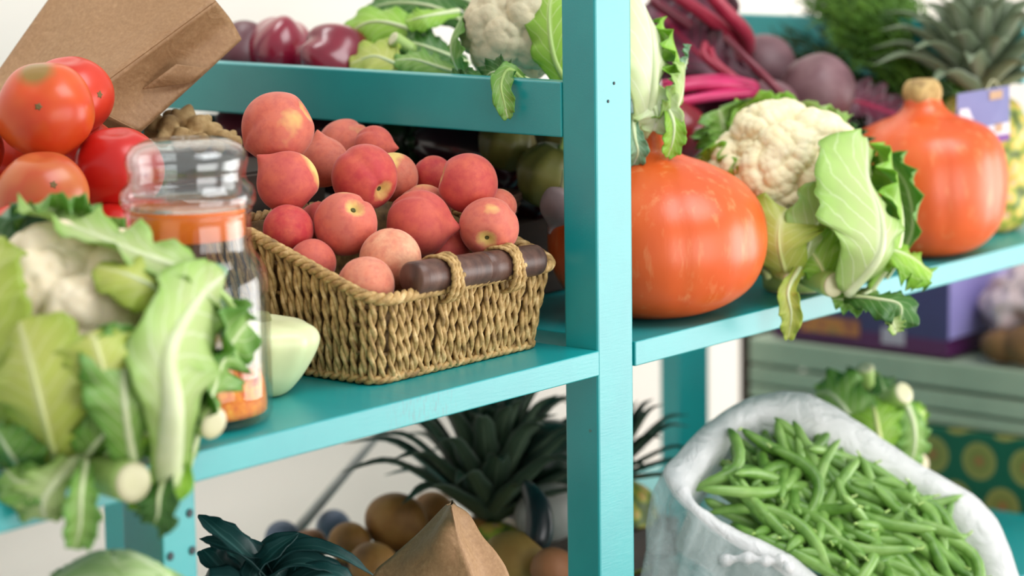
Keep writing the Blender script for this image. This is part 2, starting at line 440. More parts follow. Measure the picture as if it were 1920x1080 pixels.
# floor of the basket
xy = lo; F = [tuple(range(nl))]; mb.add(np.column_stack([xy, np.full(nl, 0.004)]), F, 1)
mb.add(np.column_stack([xy, np.full(nl, 0.0075)]), F, 1)
ns = 84; a, per = basket_loop(ns*2, -0.014); bb, _ = basket_loop(ns*2, 0.0)
g = np.random.default_rng(3)
for s in range(ns):
    p0 = a[2*s]; p1 = bb[2*s+1] if s % 1 == 0 else bb[2*s]
    zt = rim_z(p1[1])-0.004; n = 22
    tt = np.linspace(0, 1, n)
    base = np.column_stack([p0[0]+(p1[0]-p0[0])*tt, p0[1]+(p1[1]-p0[1])*tt, 0.004+zt*tt-0.001])
    jit = g.normal(size=2)*0.0008; base[:, 0] += jit[0]*np.sin(tt*3); base[:, 1] += jit[1]*np.sin(tt*3)
    ctr = np.array([(BX0+BX1)/2, (BY0+BY1)/2]); 
    tang = a[(2*s+1) % (2*ns)]-a[2*s-1]; tang = np.array([tang[0], tang[1], 0])/np.linalg.norm(tang); out = np.array([tang[1], -tang[0], 0])
    turns = 3.2+g.uniform(-.3, .3)+zt*14; ph = g.uniform(0, 6.28)
    for q in range(2):
        an = ph+q*math.pi+tt*turns*math.pi*1.1
        bow = 0.0006*np.sin(tt*math.pi*6+ph)
        pts = base+np.outer(np.cos(an)*0.0021, tang)+np.outer(np.sin(an)*0.0017+bow, out)
        V, F = tube_geo(pts, 0.0023+0.0003*np.sin(tt*23+ph), 6); mb.add(V, F, 0)
# horizontal stakes seen between the strands
for zf in (0.30, 0.62, 0.86):
    for off in (0.0,):
        c_, _ = basket_loop(120, -0.016+0.012*zf); pts = np.column_stack([c_, 0.004+zf*(rim_z(c_[:, 1])-0.006)])
        V, F = tube_geo(pts, 0.0022, 6, closed=True); mb.add(V, F, 1)
mb.build('woven_wall', [ROPE, WEAVE], BK)
# rope rim: three-ply wrap
mb = MB(); c_, per = basket_loop(700, 0.001); pts = np.column_stack([c_, rim_z(c_[:, 1])])
tn = np.roll(pts, -1, 0)-np.roll(pts, 1, 0); tn /= np.linalg.norm(tn, axis=1)[:, None]
out = np.column_stack([tn[:, 1], -tn[:, 0], np.zeros(len(tn))]); out /= np.linalg.norm(out, axis=1)[:, None]; upv = np.cross(out, tn)
for q in range(3):
    an = q*2*math.pi/3+np.linspace(0, 2*math.pi*34, 700, endpoint=False)
    P = pts+out*(np.cos(an)*0.0034)[:, None]+upv*(np.sin(an)*0.0030)[:, None]
    V, F = tube_geo(P, 0.0031, 6, closed=True); mb.add(V, F, 0)
mb.build('rope_rim', [ROPE], BK)
# base rope
mb = MB(); c_, _ = basket_loop(420, -0.0135); pts = np.column_stack([c_, np.full(420, 0.0045)])
for q in range(2):
    an = q*math.pi+np.linspace(0, 2*math.pi*40, 420, endpoint=False)
    ou = np.roll(pts, -1, 0)-np.roll(pts, 1, 0); ou /= np.linalg.norm(ou, axis=1)[:, None]; o2 = np.column_stack([ou[:, 1], -ou[:, 0], np.zeros(420)])
    V, F = tube_geo(pts+o2*(np.cos(an)*0.0018)[:, None]+np.array([0, 0, 1])*(np.sin(an)*0.0018)[:, None], 0.0026, 6, closed=True); mb.add(V, F, 0)
mb.build('base_rope', [ROPE], BK)
# wooden handle with two rope ties
WOODM = mat_mottled('dark_handle_wood', [(58, 36, 30), (86, 58, 48), (104, 74, 62)], 6, 0.42, 0.15, 60, stretch=(14, 14, 1))
h0, h1 = at(770, 523, 2.352), at(1006, 487, 2.487)
ax = (h1-h0)/np.linalg.norm(h1-h0); Lh = np.linalg.norm(h1-h0); R0 = 0.0152
prof = [(R0*0.25, 0), (R0*0.3, 0.0006), (R0*0.85, 0.0), (R0, 0.0018)]
for zz in np.linspace(0.012, Lh*0.55-0.004, 6): prof.append((R0*(1+0.01*math.sin(zz*60)), zz))
zc = Lh*0.55
prof += [(R0, zc-0.0016), (R0*0.9, zc-0.0005), (R0*0.9, zc+0.0008), (R0, zc+0.002)]
for zz in np.linspace(zc+0.01, Lh-0.006, 6): prof.append((R0*(0.98-0.02*(zz-zc)/Lh), zz))
prof += [(R0*0.95, Lh-0.002), (R0*0.85, Lh), (R0*0.2, Lh)]
V, F = lathe_geo(prof, 32, h0, ax)
hd = tag(build('handle', V, F, WOODM, BK), 'dark brown turned wooden handle')
fa, fb, _ = frame_of(ax)
for t0 in (0.245, 0.735):
    mb = MB()
    for q in range(3):
        n = 40; th = np.linspace(-0.2, 2*math.pi-0.2+0.8, n); c = h0+ax*(Lh*t0)
        off = (q-1)*0.0052+np.linspace(-0.006, 0.006, n)*0.8
        r = R0+0.0026+0.0012*np.sin(th*3+q)
        dn = np.clip(np.cos(th-math.atan2((-np.array([0, 0, 1])-ax*(-ax[2]))@fb, (-np.array([0, 0, 1])-ax*(-ax[2]))@fa)), 0, 1)*0.010
        P = c+np.outer(off, ax)+np.outer(np.cos(th)*(r+dn*0.6), fa)+np.outer(np.sin(th)*(r+dn*0.6), fb)
        for k in range(2):
            an = th*9+k*math.pi
            P2 = P+np.outer(np.cos(an)*0.0012, ax)+np.outer(np.cos(th)*np.sin(an)*0.001, fa)
            V, F = tube_geo(P2, 0.0019, 6); mb.add(V, F, 0)
    # strands going down over the rim
    c = h0+ax*(Lh*t0); rimp = np.array([c[0], BY0-0.004, rim_z(BY0)+0.003])
    for q in range(3):
        s = np.array([ax[0]*(q-1)*0.006, 0, 0])
        P = catmull([c+s+np.array([0.004, -R0-0.002, 0.0]), (c+rimp)/2+s+np.array([0.004, 0, -0.001]), rimp+s*1.3+np.array([0.004, -0.003, 0.002]), rimp+s*1.5+np.array([0.004, -0.006, -0.006])], 14)
        V, F = tube_geo(P, 0.0023, 6); mb.add(V, F, 0)
    mb.build('rope_tie', [ROPE], BK)

def peach_mat():
    m, nt, b, o = new_mat('peach_skin')
    tc = nt.nodes.new('ShaderNodeTexCoord'); oi = nt.nodes.new('ShaderNodeObjectInfo')
    v = coords(nt, (1, 1, 1), rnd=True)
    f = noise(nt, v, 1.7, 5, 0.6); f2 = noise(nt, v, 4, 4, 0.6); big = noise(nt, v, 0.9, 3)
    rp = oi.outputs['Color']; sp = nt.nodes.new('ShaderNodeSeparateColor'); nt.links.new(rp, sp.inputs[0])
    # colour channels: red = ripeness, green = how much yellow shows
    red = mixc(nt, sp.outputs[0], lin((242, 190, 150)), lin((188, 52, 60)))
    red = mixc(nt, math_n(nt, 'MULTIPLY', ramp(nt, f, [(0.38, (0, 0, 0, 1)), (0.68, (1, 1, 1, 1))]), 0.6), red, lin((218, 112, 84)))
    red = mixc(nt, math_n(nt, 'MULTIPLY', ramp(nt, f2, [(0.45, (0, 0, 0, 1)), (0.7, (1, 1, 1, 1))]), 0.3), red, lin((158, 36, 60)))
    dv = nt.nodes.new('ShaderNodeVectorMath'); dv.operation = 'DOT_PRODUCT'
    nz = nt.nodes.new('ShaderNodeVectorMath'); nz.operation = 'NORMALIZE'; nt.links.new(tc.outputs['Object'], nz.inputs[0])
    nt.links.new(nz.outputs[0], dv.inputs[0]); dv.inputs[1].default_value = (0.75, 0.5, 0.43)
    k = math_n(nt, 'ADD', math_n(nt, 'ADD', dv.outputs['Value'], math_n(nt, 'MULTIPLY_ADD', big, 0.9, -0.45)), math_n(nt, 'MULTIPLY_ADD', sp.outputs[1], 1.0, -1.12))
    yel = ramp(nt, k, [(0.05, (0, 0, 0, 1)), (0.30, (1, 1, 1, 1))])
    col = mixc(nt, yel, red, lin((232, 200, 118)))
    # greenish round the stem hollow
    sx = nt.nodes.new('ShaderNodeSeparateXYZ'); nt.links.new(nz.outputs[0], sx.inputs[0])
    col = mixc(nt, ramp(nt, math_n(nt, 'ADD', sx.outputs[2], math_n(nt, 'MULTIPLY_ADD', f, 0.12, -0.06)), [(0.93, (0, 0, 0, 1)), (0.985, (1, 1, 1, 1))]), col, lin((222, 190, 112)))
    nt.links.new(col, b.inputs['Base Color']); b.inputs['Roughness'].default_value = 0.62
    b.inputs['Specular IOR Level'].default_value = 0.3
    b.inputs['Sheen Weight'].default_value = 0.24; b.inputs['Sheen Roughness'].default_value = 0.35; b.inputs['Sheen Tint'].default_value = (1, 0.9, 0.88, 1)
    bump(nt, b, noise(nt, v, 60, 2), 0.10, 0.0006)
    return m
PEACH = peach_mat(); PEDM = mat_mottled('peach_stem_hollow', [(58, 62, 24), (92, 84, 36)], 60, 0.8)
def peach_mesh(name, tip, groove, seed):
    D, F = ico(5); th = np.arccos(np.clip(D[:, 2], -1, 1)); ph = np.arctan2(D[:, 1], D[:, 0])
    R = 1+0.018*sph_noise(D, seed, freq=1.6)
    R *= 1-groove*np.exp(-(ph/0.20)**2)*np.sin(th)**0.6
    R *= 1-0.30*np.exp(-(th/0.24)**2)+0.02*np.exp(-((th-0.55)/0.25)**2)
    R *= 1+tip*np.exp(-((np.pi-th)/0.20)**1.3)
    me = bpy.data.meshes.new(name); me.from_pydata((D*R[:, None]).tolist(), [], [tuple(f) for f in F])
    me.materials.append(PEACH); me.polygons.foreach_set('use_smooth', [True]*len(me.polygons)); return me
PM = [peach_mesh('peach', 0.02, 0.05, 1), peach_mesh('peach', 0.34, 0.075, 2), peach_mesh('peach', 0.10, 0.10, 3)]
V, F = lathe_geo([(0.02, 0.66), (0.085, 0.68), (0.10, 0.72), (0.07, 0.78), (0.03, 0.77)], 10)
stem_me = bpy.data.meshes.new('stem'); stem_me.from_pydata(V.tolist(), [], F); stem_me.materials.append(PEDM)
# x, y, z, radius, which mesh, stem end towards (right, up, viewer), ripeness, yellow, spin, shown stem, label
PEACHES = [
 (-.184, .230, .213, .0336, 2, (.75, .45, .10), .72, .30, 2.6, 0, 'peach on top of the pile, largest, with a pale yellow spot'),
 (-.206, .198, .167, .0283, 1, (.80, -.72, -.1), .86, .50, 0.5, 0, 'peach with a pointed tip just above the glass jar lid'),
 (-.119, .235, .174, .0243, 1, (.15, -.9, -.2), .66, .35, 1.9, 0, 'pointed orange peach wedged behind the central purplish peach'),
 (-.133, .170, .166, .0307, 0, (.62, -.48, .62), .95, .0, 2.2, 1, 'purplish peach in mid-pile showing a small hollow at its lower edge'),
 (-.043, .276, .179, .0277, 2, (.5, .5, -.6), .70, .30, 2.0, 0, 'creased peach at the back of the pile under the turquoise rail'),
 (-.052, .231, .184, .0191, 1, (-.9, .1, -.2), .84, .10, 1.0, 0, 'small red peach farthest back, tip pointing toward the post'),
 (-.071, .189, .158, .0234, 0, (-.3, .5, -.7), .60, .95, 0.2, 0, 'yellow and red peach half hidden behind the purplish peach'),
 (-.034, .172, .157, .0189, 0, (.3, .6, -.5), .95, .0, 1.0, 0, 'dusky peach peeking out behind the bright red one'),
 (-.061, .104, .157, .0279, 0, (-.86, .25, .1), .92, .10, 3.0, 1, 'bright red round peach highest beside the post'),
 (-.070, .153, .127, .0262, 0, (.2, .5, -.7), .58, .30, 1.0, 0, 'peach tucked behind the large crimson peach of the pile'),
 (-.114, .120, .124, .0306, 1, (-.93, .1, -.2), .88, .16, 1.2, 0, 'crimson peach with its pointed tip above the wooden handle'),
 (-.073, .070, .120, .0276, 0, (-.08, -.48, .86), .72, .12, 0.6, 1, 'pink peach by the post with its stem hollow facing out'),
 (-.189, .143, .131, .0291, 2, (.36, .52, .72), .74, .25, 0.6, 1, 'peach with a brown stem scar on its upper side'),
 (-.228, .177, .128, .0227, 0, (-.5, -.5, -.3), .98, .0, 2.0, 0, 'dark red peach beside the neck of the jar'),
 (-.233, .144, .101, .0216, 0, (-.2, -.8, .1), .80, .12, 2.2, 0, 'small peach against the basket rim beside the jar'),
 (-.181, .096, .102, .0279, 0, (-.1, -.85, -.3), .20, .40, 2.4, 0, 'pale cream-pink peach behind the end of the handle'),
 (-.230, .082, .086, .0255, 0, (.55, -.75, .2), .46, .30, 3.4, 0, 'pale orange peach with a red base lowest at the front rim'),
 (-.0865, .1145, .0955, .0240, 1, (-.45, -.8, .2), .90, .0, 1.0, 0, 'small red peach with a point, half hidden behind the handle'),
 (-.164, .200, .126, .0179, 0, (0, .6, -.6), .90, .0, 1.0, 0, 'dark peach deep in the gap between the stem-scarred peach and its neighbours'),
 (-.030, .094, .132, .0171, 0, (.4, .3, -.6), .70, .2, 1.0, 0, 'peach just peeping out behind the pink peach with the stem hollow'),
]
for (x, y, z, r, k, pd, rip, yl, spin, st, lab) in PEACHES:
    o = bpy.data.objects.new('peach', PM[k]); COL.objects.link(o)
    q = Vector(cdir(*pd)).to_track_quat('Z', 'Y') @ Quaternion((0, 0, 1), spin)
    o.rotation_mode = 'QUATERNION'; o.rotation_quaternion = q; o.location = (x, y, z); o.scale = (r*1.01, r*1.01, r*0.985)
    o.color = (rip, yl, 0, 1)
    tag(o, lab, 'peach', 'peaches in the basket')
    if st:
        s = bpy.data.objects.new('stem_hollow', stem_me); COL.objects.link(s); s.parent = o

# ------------------------------------------------------------------ glass jar
GLASS, nt, b, o = new_mat('clear_glass')
b.inputs['Base Color'].default_value = (0.985, 0.99, 0.985, 1); b.inputs['Roughness'].default_value = 0.0
b.inputs['IOR'].default_value = 1.22; b.inputs['Transmission Weight'].default_value = 1.0
GLASSB, nt, b, o = new_mat('thin_clear_glass')
tp = nt.nodes.new('ShaderNodeBsdfTransparent'); tp.inputs[0].default_value = (0.975, 0.985, 0.98, 1)
gl = nt.nodes.new('ShaderNodeBsdfGlossy'); gl.inputs['Roughness'].default_value = 0.02
lw = nt.nodes.new('ShaderNodeLayerWeight'); lw.inputs[0].default_value = 0.5
mx = nt.nodes.new('ShaderNodeMixShader'); nt.links.new(math_n(nt, 'MULTIPLY_ADD', math_n(nt, 'POWER', lw.outputs['Facing'], 3.0), 0.62, 0.045), mx.inputs[0]); nt.links.new(tp.outputs[0], mx.inputs[1]); nt.links.new(gl.outputs[0], mx.inputs[2])
nt.links.new(mx.outputs[0], o.inputs[0])
GLASSL = GLASSB.copy(); GLASSL.name = 'lid_glass'
for n_ in GLASSL.node_tree.nodes:
    if n_.type == 'MATH' and n_.operation == 'MULTIPLY_ADD': n_.inputs[1].default_value = 0.75; n_.inputs[2].default_value = 0.09
    if n_.type == 'BSDF_TRANSPARENT': n_.inputs[0].default_value = (0.93, 0.95, 0.95, 1)
SEALM = mat_mottled('orange_seal', [(232, 104, 20), (244, 126, 30)], 20, 0.45)
SPICE = mat_mottled('orange_spice', [(206, 84, 10), (238, 132, 14), (246, 172, 40)], 160, 0.8, 0.5, 300)
jc = np.array([-0.4405, 0.084, 0.0])
jar = thing('glass_jar', 'clear glass storage jar with a domed glass lid and orange seal', 'jar', jc)
out = [(0.030, 0.0003), (0.056, 0.0003), (0.0625, 0.003), (0.0648, 0.009), (0.0650, 0.03), (0.0650, 0.07), (0.0650, 0.108), (0.0643, 0.120), (0.0615, 0.1295), (0.0565, 0.137), (0.0527, 0.1425), (0.0512, 0.149), (0.0510, 0.165), (0.0512, 0.173), (0.0525, 0.1765)]
inn = [(0.0492, 0.1770), (0.0480, 0.172), (0.0478, 0.150), (0.0492, 0.142), (0.0535, 0.134), (0.0590, 0.126), (0.0615, 0.117), (0.0620, 0.10), (0.0620, 0.05), (0.0620, 0.014), (0.0590, 0.0085), (0.045, 0.0075), (0.01, 0.0085)]
V, F = lathe_geo(out+inn, 72, jc); build('body', V, F, GLASSB, jar)
lid = [(0.010, 0.1835), (0.046, 0.1835), (0.0535, 0.1800), (0.0556, 0.1835), (0.0556, 0.1905), (0.0535, 0.1955), (0.0492, 0.1995), (0.0478, 0.2045), (0.0487, 0.2105), (0.0502, 0.2165), (0.0492, 0.2235), (0.045, 0.2295), (0.034, 0.2342), (0.018, 0.2360), (0.005, 0.2365)]
lid += [(0.005, 0.2328), (0.017, 0.2322), (0.033, 0.2303), (0.0425, 0.2262), (0.0455, 0.2215), (0.0462, 0.2165), (0.0448, 0.2105), (0.044, 0.2045), (0.045, 0.198), (0.044, 0.1895), (0.010, 0.1875)]
V, F = lathe_geo(lid, 72, jc); build('lid', V, F, GLASSL, jar)['label'] = 'domed glass lid'
V, F = lathe_geo([(0.0440, 0.1545), (0.0466, 0.1555), (0.0468, 0.180), (0.0462, 0.1828), (0.0440, 0.1828), (0.0430, 0.170)], 56, jc, close=False)
F += [(5*56+j, 5*56+(j+1) % 56, (j+1) % 56, j) for j in range(56)]
tag(build('seal', V, F, SEALM, jar), 'orange sealing ring')
D, F = ico(5); P = D.copy(); g = np.random.default_rng(5)
hgt = 0.026+0.005*sph_noise(D*1.0, 9, freq=6)+0.0035*sph_noise(D, 4, freq=18)
P[:, :2] *= 0.0600/np.maximum(0.35, np.sqrt(1-np.clip(np.abs(D[:, 2]), 0, .999)**6))[:, None]*1.0
rr = np.linalg.norm(P[:, :2], axis=1); P[:, :2] *= (np.minimum(rr, 0.0608)/np.maximum(rr, 1e-6))[:, None]
P[:, 2] = np.where(D[:, 2] > 0, 0.0098+hgt*np.clip(D[:, 2]*3, 0, 1), 0.0096)
tag(build('orange_spice', P+jc, F, SPICE), 'heap of orange ground spice in the bottom of the glass jar', 'spice', None, 'stuff')

# ------------------------------------------------------------------ pattypan squash
SQ = mat_mottled('pale_squash_skin', [(196, 206, 150), (214, 222, 172), (222, 228, 186)], 10, 0.38, 0.05, 70, stretch=(1, 1, 0.5))
sc = np.array([-0.332, 0.118, 0.0]); prof = smooth_prof([(0.004, 0.0005), (0.022, 0.002), (0.034, 0.014), (0.044, 0.032), (0.0495, 0.048), (0.048, 0.058), (0.040, 0.064), (0.026, 0.0665), (0.012, 0.066), (0.002, 0.065)], 44)
ribf = lambda th, t: 1+0.035*np.cos(th*9)*math.exp(-((t-0.55)/0.28)**2)+0.012*np.cos(th*2)
sq = thing('pattypan_squash', 'pale green scalloped squash lying between the glass jar and the basket', 'squash', sc)
V, F = lathe_geo(prof, 72, sc, (0.05, -0.05, 1), ribf); build('body', V, F, SQ, sq)
V, F = lathe_geo([(0.010, 0.062), (0.009, 0.067), (0.0075, 0.071), (0.006, 0.073), (0.002, 0.0725)], 16, sc, (0.05, -0.05, 1)); build('stem', V, F, mat_mottled('squash_stem', [(170, 180, 120), (130, 130, 80)], 60, 0.6), sq)

# ------------------------------------------------------------------ tomatoes
def tomato_mat(name, cols, patch=None):
    m, nt, b, o = new_mat(name)
    v = coords(nt, (1, 1, 1), rnd=True); f = noise(nt, v, 12, 3)
    c = ramp(nt, f, [(0.32+0.38*i/(len(cols)-1), lin(x)) for i, x in enumerate(cols)])
    if patch:
        tc = nt.nodes.new('ShaderNodeTexCoord'); d = nt.nodes.new('ShaderNodeVectorMath'); d.operation = 'DISTANCE'
        nt.links.new(tc.outputs['Object'], d.inputs[0]); d.inputs[1].default_value = tuple(patch[0])
        pf = ramp(nt, math_n(nt, 'ADD', d.outputs['Value'], math_n(nt, 'MULTIPLY_ADD', f, 0.03, -0.015)), [(patch[1]*0.5, (1, 1, 1, 1)), (patch[1], (0, 0, 0, 1))])
        c = mixc(nt, pf, c, lin(patch[2]))
    nt.links.new(c, b.inputs['Base Color']); b.inputs['Roughness'].default_value = 0.3; b.inputs['Specular IOR Level'].default_value = 0.5
    return m
SCARM = mat_mottled('blossom_scar', [(96, 84, 40), (130, 100, 60)], 80, 0.7)
def tomato(px, py, d, rpx, cols, label, scar=None, squash=0.93, seed=0, patch=None, axd=(0, .9, .4)):
    c = at(px, py, d); r = rpx*d/FPX; ax = cdir(*axd)
    D, F = ico(5); th = np.arccos(np.clip(D[:, 2], -1, 1)); ph = np.arctan2(D[:, 1], D[:, 0])
    R = 1+0.022*np.cos(5*ph+seed)*np.sin(th)**2+0.015*sph_noise(D, seed, freq=1.5)-0.10*np.exp(-(th/0.3)**2)-0.04*np.exp(-((np.pi-th)/0.25)**2)
    P = D*R[:, None]; P[:, 2] *= squash; a, b_, ax = frame_of(ax)
    P = r*(P[:, :1]*a+P[:, 1:2]*b_+P[:, 2:]*ax)
    if patch: patch = (r*0.93*cdir(*patch[0]), r*patch[1], patch[2])
    o = build('tomato', P+c, F, tomato_mat('tomato_skin', cols, patch), None, c); tag(o, label, 'tomato', 'tomatoes piled beside the jar')
    if scar:
        k = np.argmax(D@np.array([cdir(*scar)@a, cdir(*scar)@b_, cdir(*scar)@ax])); p = P[k]; n = p/np.linalg.norm(p)
        fa, fb, _ = frame_of(n); s = 0.0032; pts = []
        V, F = lathe_geo([(s, -0.0005), (s*0.9, 0.0004), (s*0.4, 0.0002), (s*0.05, 0.0)], 10, p, n, lambda t, q: 1+0.25*np.cos(5*t))
        so = build('blossom_scar', V+c, F, SCARM, None, c); so.parent = o; so.location = (0, 0, 0)
    return o
tomato(85, 208, 2.36, 93, [(214, 112, 40), (206, 66, 28), (218, 92, 34)], 'large orange-red tomato on top with a small scar facing out', (0.05, 0.02, 1), seed=1, patch=((-.1, .85, .55), 0.55, (150, 120, 62)), axd=(-.1, .5, .75))
tomato(132, 180, 2.445, 80, [(200, 40, 26), (216, 72, 44)], 'red tomato behind the large orange-red one, against the brown paper bag', (0.75, -0.02, .6), seed=2)
tomato(222, 318, 2.39, 86, [(188, 24, 20), (206, 38, 30)], 'bright red tomato directly beside the jar lid', None, seed=3)
tomato(80, 366, 2.315, 88, [(186, 104, 48), (196, 84, 48), (206, 120, 64)], 'brownish orange tomato with a yellow patch above the cauliflower leaves', (0.4, 0.2, .9), seed=4, patch=((.75, -.45, .5), 0.55, (196, 164, 32)))
tomato(226, 432, 2.372, 64, [(190, 30, 24), (210, 52, 40)], 'small red tomato low down between cauliflower leaves and jar', None, seed=5)
tomato(-62, 283, 2.37, 70, [(196, 60, 26), (206, 80, 34)], 'orange-red tomato cut off by the edge of the picture', None, seed=6)
tomato(150, 290, 2.47, 74, [(176, 34, 24), (196, 56, 36)], 'red tomato deep in the heap behind the brownish orange one', None, seed=8)
tomato(30, 300, 2.46, 76, [(186, 50, 26), (200, 70, 34)], 'orange-red tomato wedged behind the large scarred one', None, seed=9)
for lab, p_, r_ in (('red tomato lowest in the heap behind the big cauliflower', (-.484, .246, .143), .034), ('red tomato at the back of the heap resting on the tan box', (-.40, .39, .143), .036)):
    q_ = pix_of(p_); tomato(q_[0], q_[1], q_[2], r_*FPX/q_[2], [(186, 36, 24), (204, 58, 36)], lab, None, seed=11)
# a shallow tray below the heap and the lower layer of tomatoes
CRATEM = mat_mottled('dark_crate_wood', [(44, 34, 28), (66, 50, 40)], 8, 0.75, 0.2, 50, stretch=(1, 1, 8))
def crate(name, label, x0, x1, y0, y1, z0, z1, slats=3, m=None, t=0.008):
    m = m or CRATEM
    r = thing(name, label, 'crate', ((x0+x1)/2, (y0+y1)/2, z0)); h = (z1-z0)
    for i in range(slats):
        a = z0+h*(i+0.02)/slats; b_ = z0+h*(i+0.90)/slats
        for bx in ((x0, x1, y0, y0+t), (x0, x1, y1-t, y1), (x0, x0+t, y0+t, y1-t), (x1-t, x1, y0+t, y1-t)):
            build('slat', *box_geo(*bx, a, b_, 0.001), m, r, smooth=False)
    build('base_board', *box_geo(x0+t, x1-t, y0+t, y1-t, z0+0.001, z0+t, 0), m, r, smooth=False)
    build('top_board', *box_geo(x0+t, x1-t, y0+t, y1-t, z1-t-0.003, z1-0.003, 0), m, r, smooth=False)
    return r
crate('wooden_box', 'tan wooden box under the heap of tomatoes', -0.53, -0.304, 0.212, 0.45, 0.0005, 0.108, 3, mat_mottled('tan_crate_wood', [(176, 142, 96), (204, 172, 124)], 8, 0.6, 0.2, 50, stretch=(1, 1, 8)))
crate('wooden_box', 'dark wooden box under the ginger root and brown paper bag', -0.30, -0.012, 0.335, 0.585, 0.0005, 0.160, 3)
#PART3
# ------------------------------------------------------------------ brown paper bags
KRAFT, nt, b, o = new_mat('kraft_paper')
v = coords(nt, (1, 1, 1)); f = noise(nt, v, 260, 4, 0.7); f2 = noise(nt, v, 18, 4, 0.6)
c = ramp(nt, f, [(0.3, lin((146, 110, 74))), (0.6, lin((164, 127, 88))), (0.75, lin((178, 142, 104)))])
c = mixc(nt, math_n(nt, 'MULTIPLY', ramp(nt, f2, [(0.45, (0, 0, 0, 1)), (0.7, (1, 1, 1, 1))]), 0.3), c, lin((138, 100, 64)))
nt.links.new(c, b.inputs['Base Color']); b.inputs['Roughness'].default_value = 0.6; bump(nt, b, math_n(nt, 'ADD', noise(nt, v, 34, 3, 0.5, 1.2), math_n(nt, 'MULTIPLY', f, 0.06)), 0.55, 0.004)
def crumple(P, seed, amp):
    g = np.random.default_rng(seed); out = np.zeros(len(P))
    for i in range(7):
        k = g.normal(size=3); k /= np.linalg.norm(k); fq = g.uniform(30, 110); s = P@k*fq+g.uniform(0, 6.28)+1.3*np.sin(P@g.normal(size=3)*40)
        out += (np.abs(np.mod(s/np.pi, 2)-1)-0.5)*(40/fq)
    return out*amp
def panel(mb, rows, nv, seed, amp, back=0.0012, edge_keep=True):
    """rows: list of point lists across; gives a solid sheet"""
    A = np.array([catmull(r, nv) if len(r) > 2 else catmull(r, nv) for r in rows]); nu = 26
    G = np.array([catmull(A[:, j], nu) for j in range(nv)]).transpose(1, 0, 2)
    gu = np.gradient(G, axis=0); gv = np.gradient(G, axis=1); n = np.cross(gu, gv); n /= np.linalg.norm(n, axis=2)[..., None]+1e-12
    uu = np.linspace(0, 1, nu)[:, None]; vv = np.linspace(0, 1, nv)[None]
    fade = np.minimum(1, 6*np.minimum(vv, 1-vv)) if edge_keep else np.ones((1, nv))
    dsp = crumple(G.reshape(-1, 3), seed, amp).reshape(nu, nv)*fade
    G = G+n*dsp[..., None]; V = G.reshape(-1, 3); n0 = len(V)
    F = [(i*nv+j, i*nv+j+1, (i+1)*nv+j+1, (i+1)*nv+j) for i in range(nu-1) for j in range(nv-1)]
    Bk = (G-n*back).reshape(-1, 3); F2 = [(a+n0, d+n0, c+n0, b_+n0) for a, b_, c, d in F]
    loop = [j for j in range(nv)]+[i*nv+nv-1 for i in range(1, nu)]+[(nu-1)*nv+j for j in range(nv-2, -1, -1)]+[i*nv for i in range(nu-2, 0, -1)]
    rim = [(loop[(k+1) % len(loop)], loop[k], loop[k]+n0, loop[(k+1) % len(loop)]+n0) for k in range(len(loop))]
    mb.add(np.vstack([V, Bk]), F+F2+rim)
mb = MB()
panel(mb, [S((-70, 232, 2.62), (150, 189, 2.505)), S((60, 45, 2.64), (280, 94, 2.535)), S((205, -158, 2.66), (405, 2, 2.565))], 22, 3, 0.0022)
panel(mb, [S((150, 189, 2.505), (205, 225, 2.532), (262, 247, 2.545)), S((280, 94, 2.535), (318, 128, 2.568), (362, 156, 2.575)), S((405, 2, 2.565), (432, 36, 2.592), (452, 73, 2.60))], 16, 5, 0.0014)
panel(mb, [S((262, 247, 2.545), (60, 300, 2.66)), S((362, 156, 2.575), (180, 150, 2.69)), S((452, 73, 2.60), (300, -40, 2.72))], 12, 7, 0.002)
panel(mb, [S((60, 300, 2.66), (-70, 232, 2.62)), S((180, 150, 2.69), (60, 45, 2.64)), S((300, -40, 2.72), (205, -158, 2.66))], 12, 8, 0.002)
panel(mb, [S((150, 189, 2.505), (262, 247, 2.545)), S((40, 210, 2.56), (160, 270, 2.6)), S((-70, 232, 2.62), (60, 300, 2.66))], 10, 9, 0.001)
BAG1 = thing('paper_bag', 'large brown paper bag lying behind the tomatoes in front of the turquoise rail', 'bag', at(200, 200, 2.6))
mb.build('bag_body', [KRAFT], BAG1)
mb = MB(); panel(mb, [S((268, 166, 2.549), (362, 154, 2.571)), S((300, 142, 2.549), (374, 142, 2.572)), S((330, 120, 2.555), (390, 128, 2.578))], 10, 12, 0.0006)
mb.build('folded_flap', [KRAFT], BAG1)

BAG2 = thing('paper_bag', 'brown paper bag with a pinched top standing under the middle shelf', 'bag', at(820, 1440, 2.44))
py = [946, 960, 1000, 1040, 1085, 1200, 1455]
lx = [836, 822, 783, 738, 692, 640, 630]; cxx = [846, 849, 859, 872, 886, 902, 908]; rx = [858, 880, 904, 934, 957, 985, 1000]
mb = MB()
rowsL = [S((a, y, 2.470), ((a+c_)/2, y, 2.435+0.006*math.sin(i*2)), (c_, y+6, 2.425)) for i, (a, c_, y) in enumerate(zip(lx, cxx, py))]
rowsR = [S((c_, y+6, 2.4262), ((c_*2+b_)/3, y-2, 2.450), (b_, y+(4 if i < 3 else 0), 2.462)) for i, (c_, b_, y) in enumerate(zip(cxx, rx, py))]
rowsB = [S((b_, y+4, 2.462), ((a+b_)/2, y-8 if i < 2 else y, 2.53), (a, y, 2.470)) for i, (a, b_, y) in enumerate(zip(lx, rx, py))]
panel(mb, rowsL, 22, 21, 0.0022); panel(mb, rowsR, 14, 22, 0.0016); panel(mb, rowsB, 14, 23, 0.002)
mb.build('bag_body', [KRAFT], BAG2)

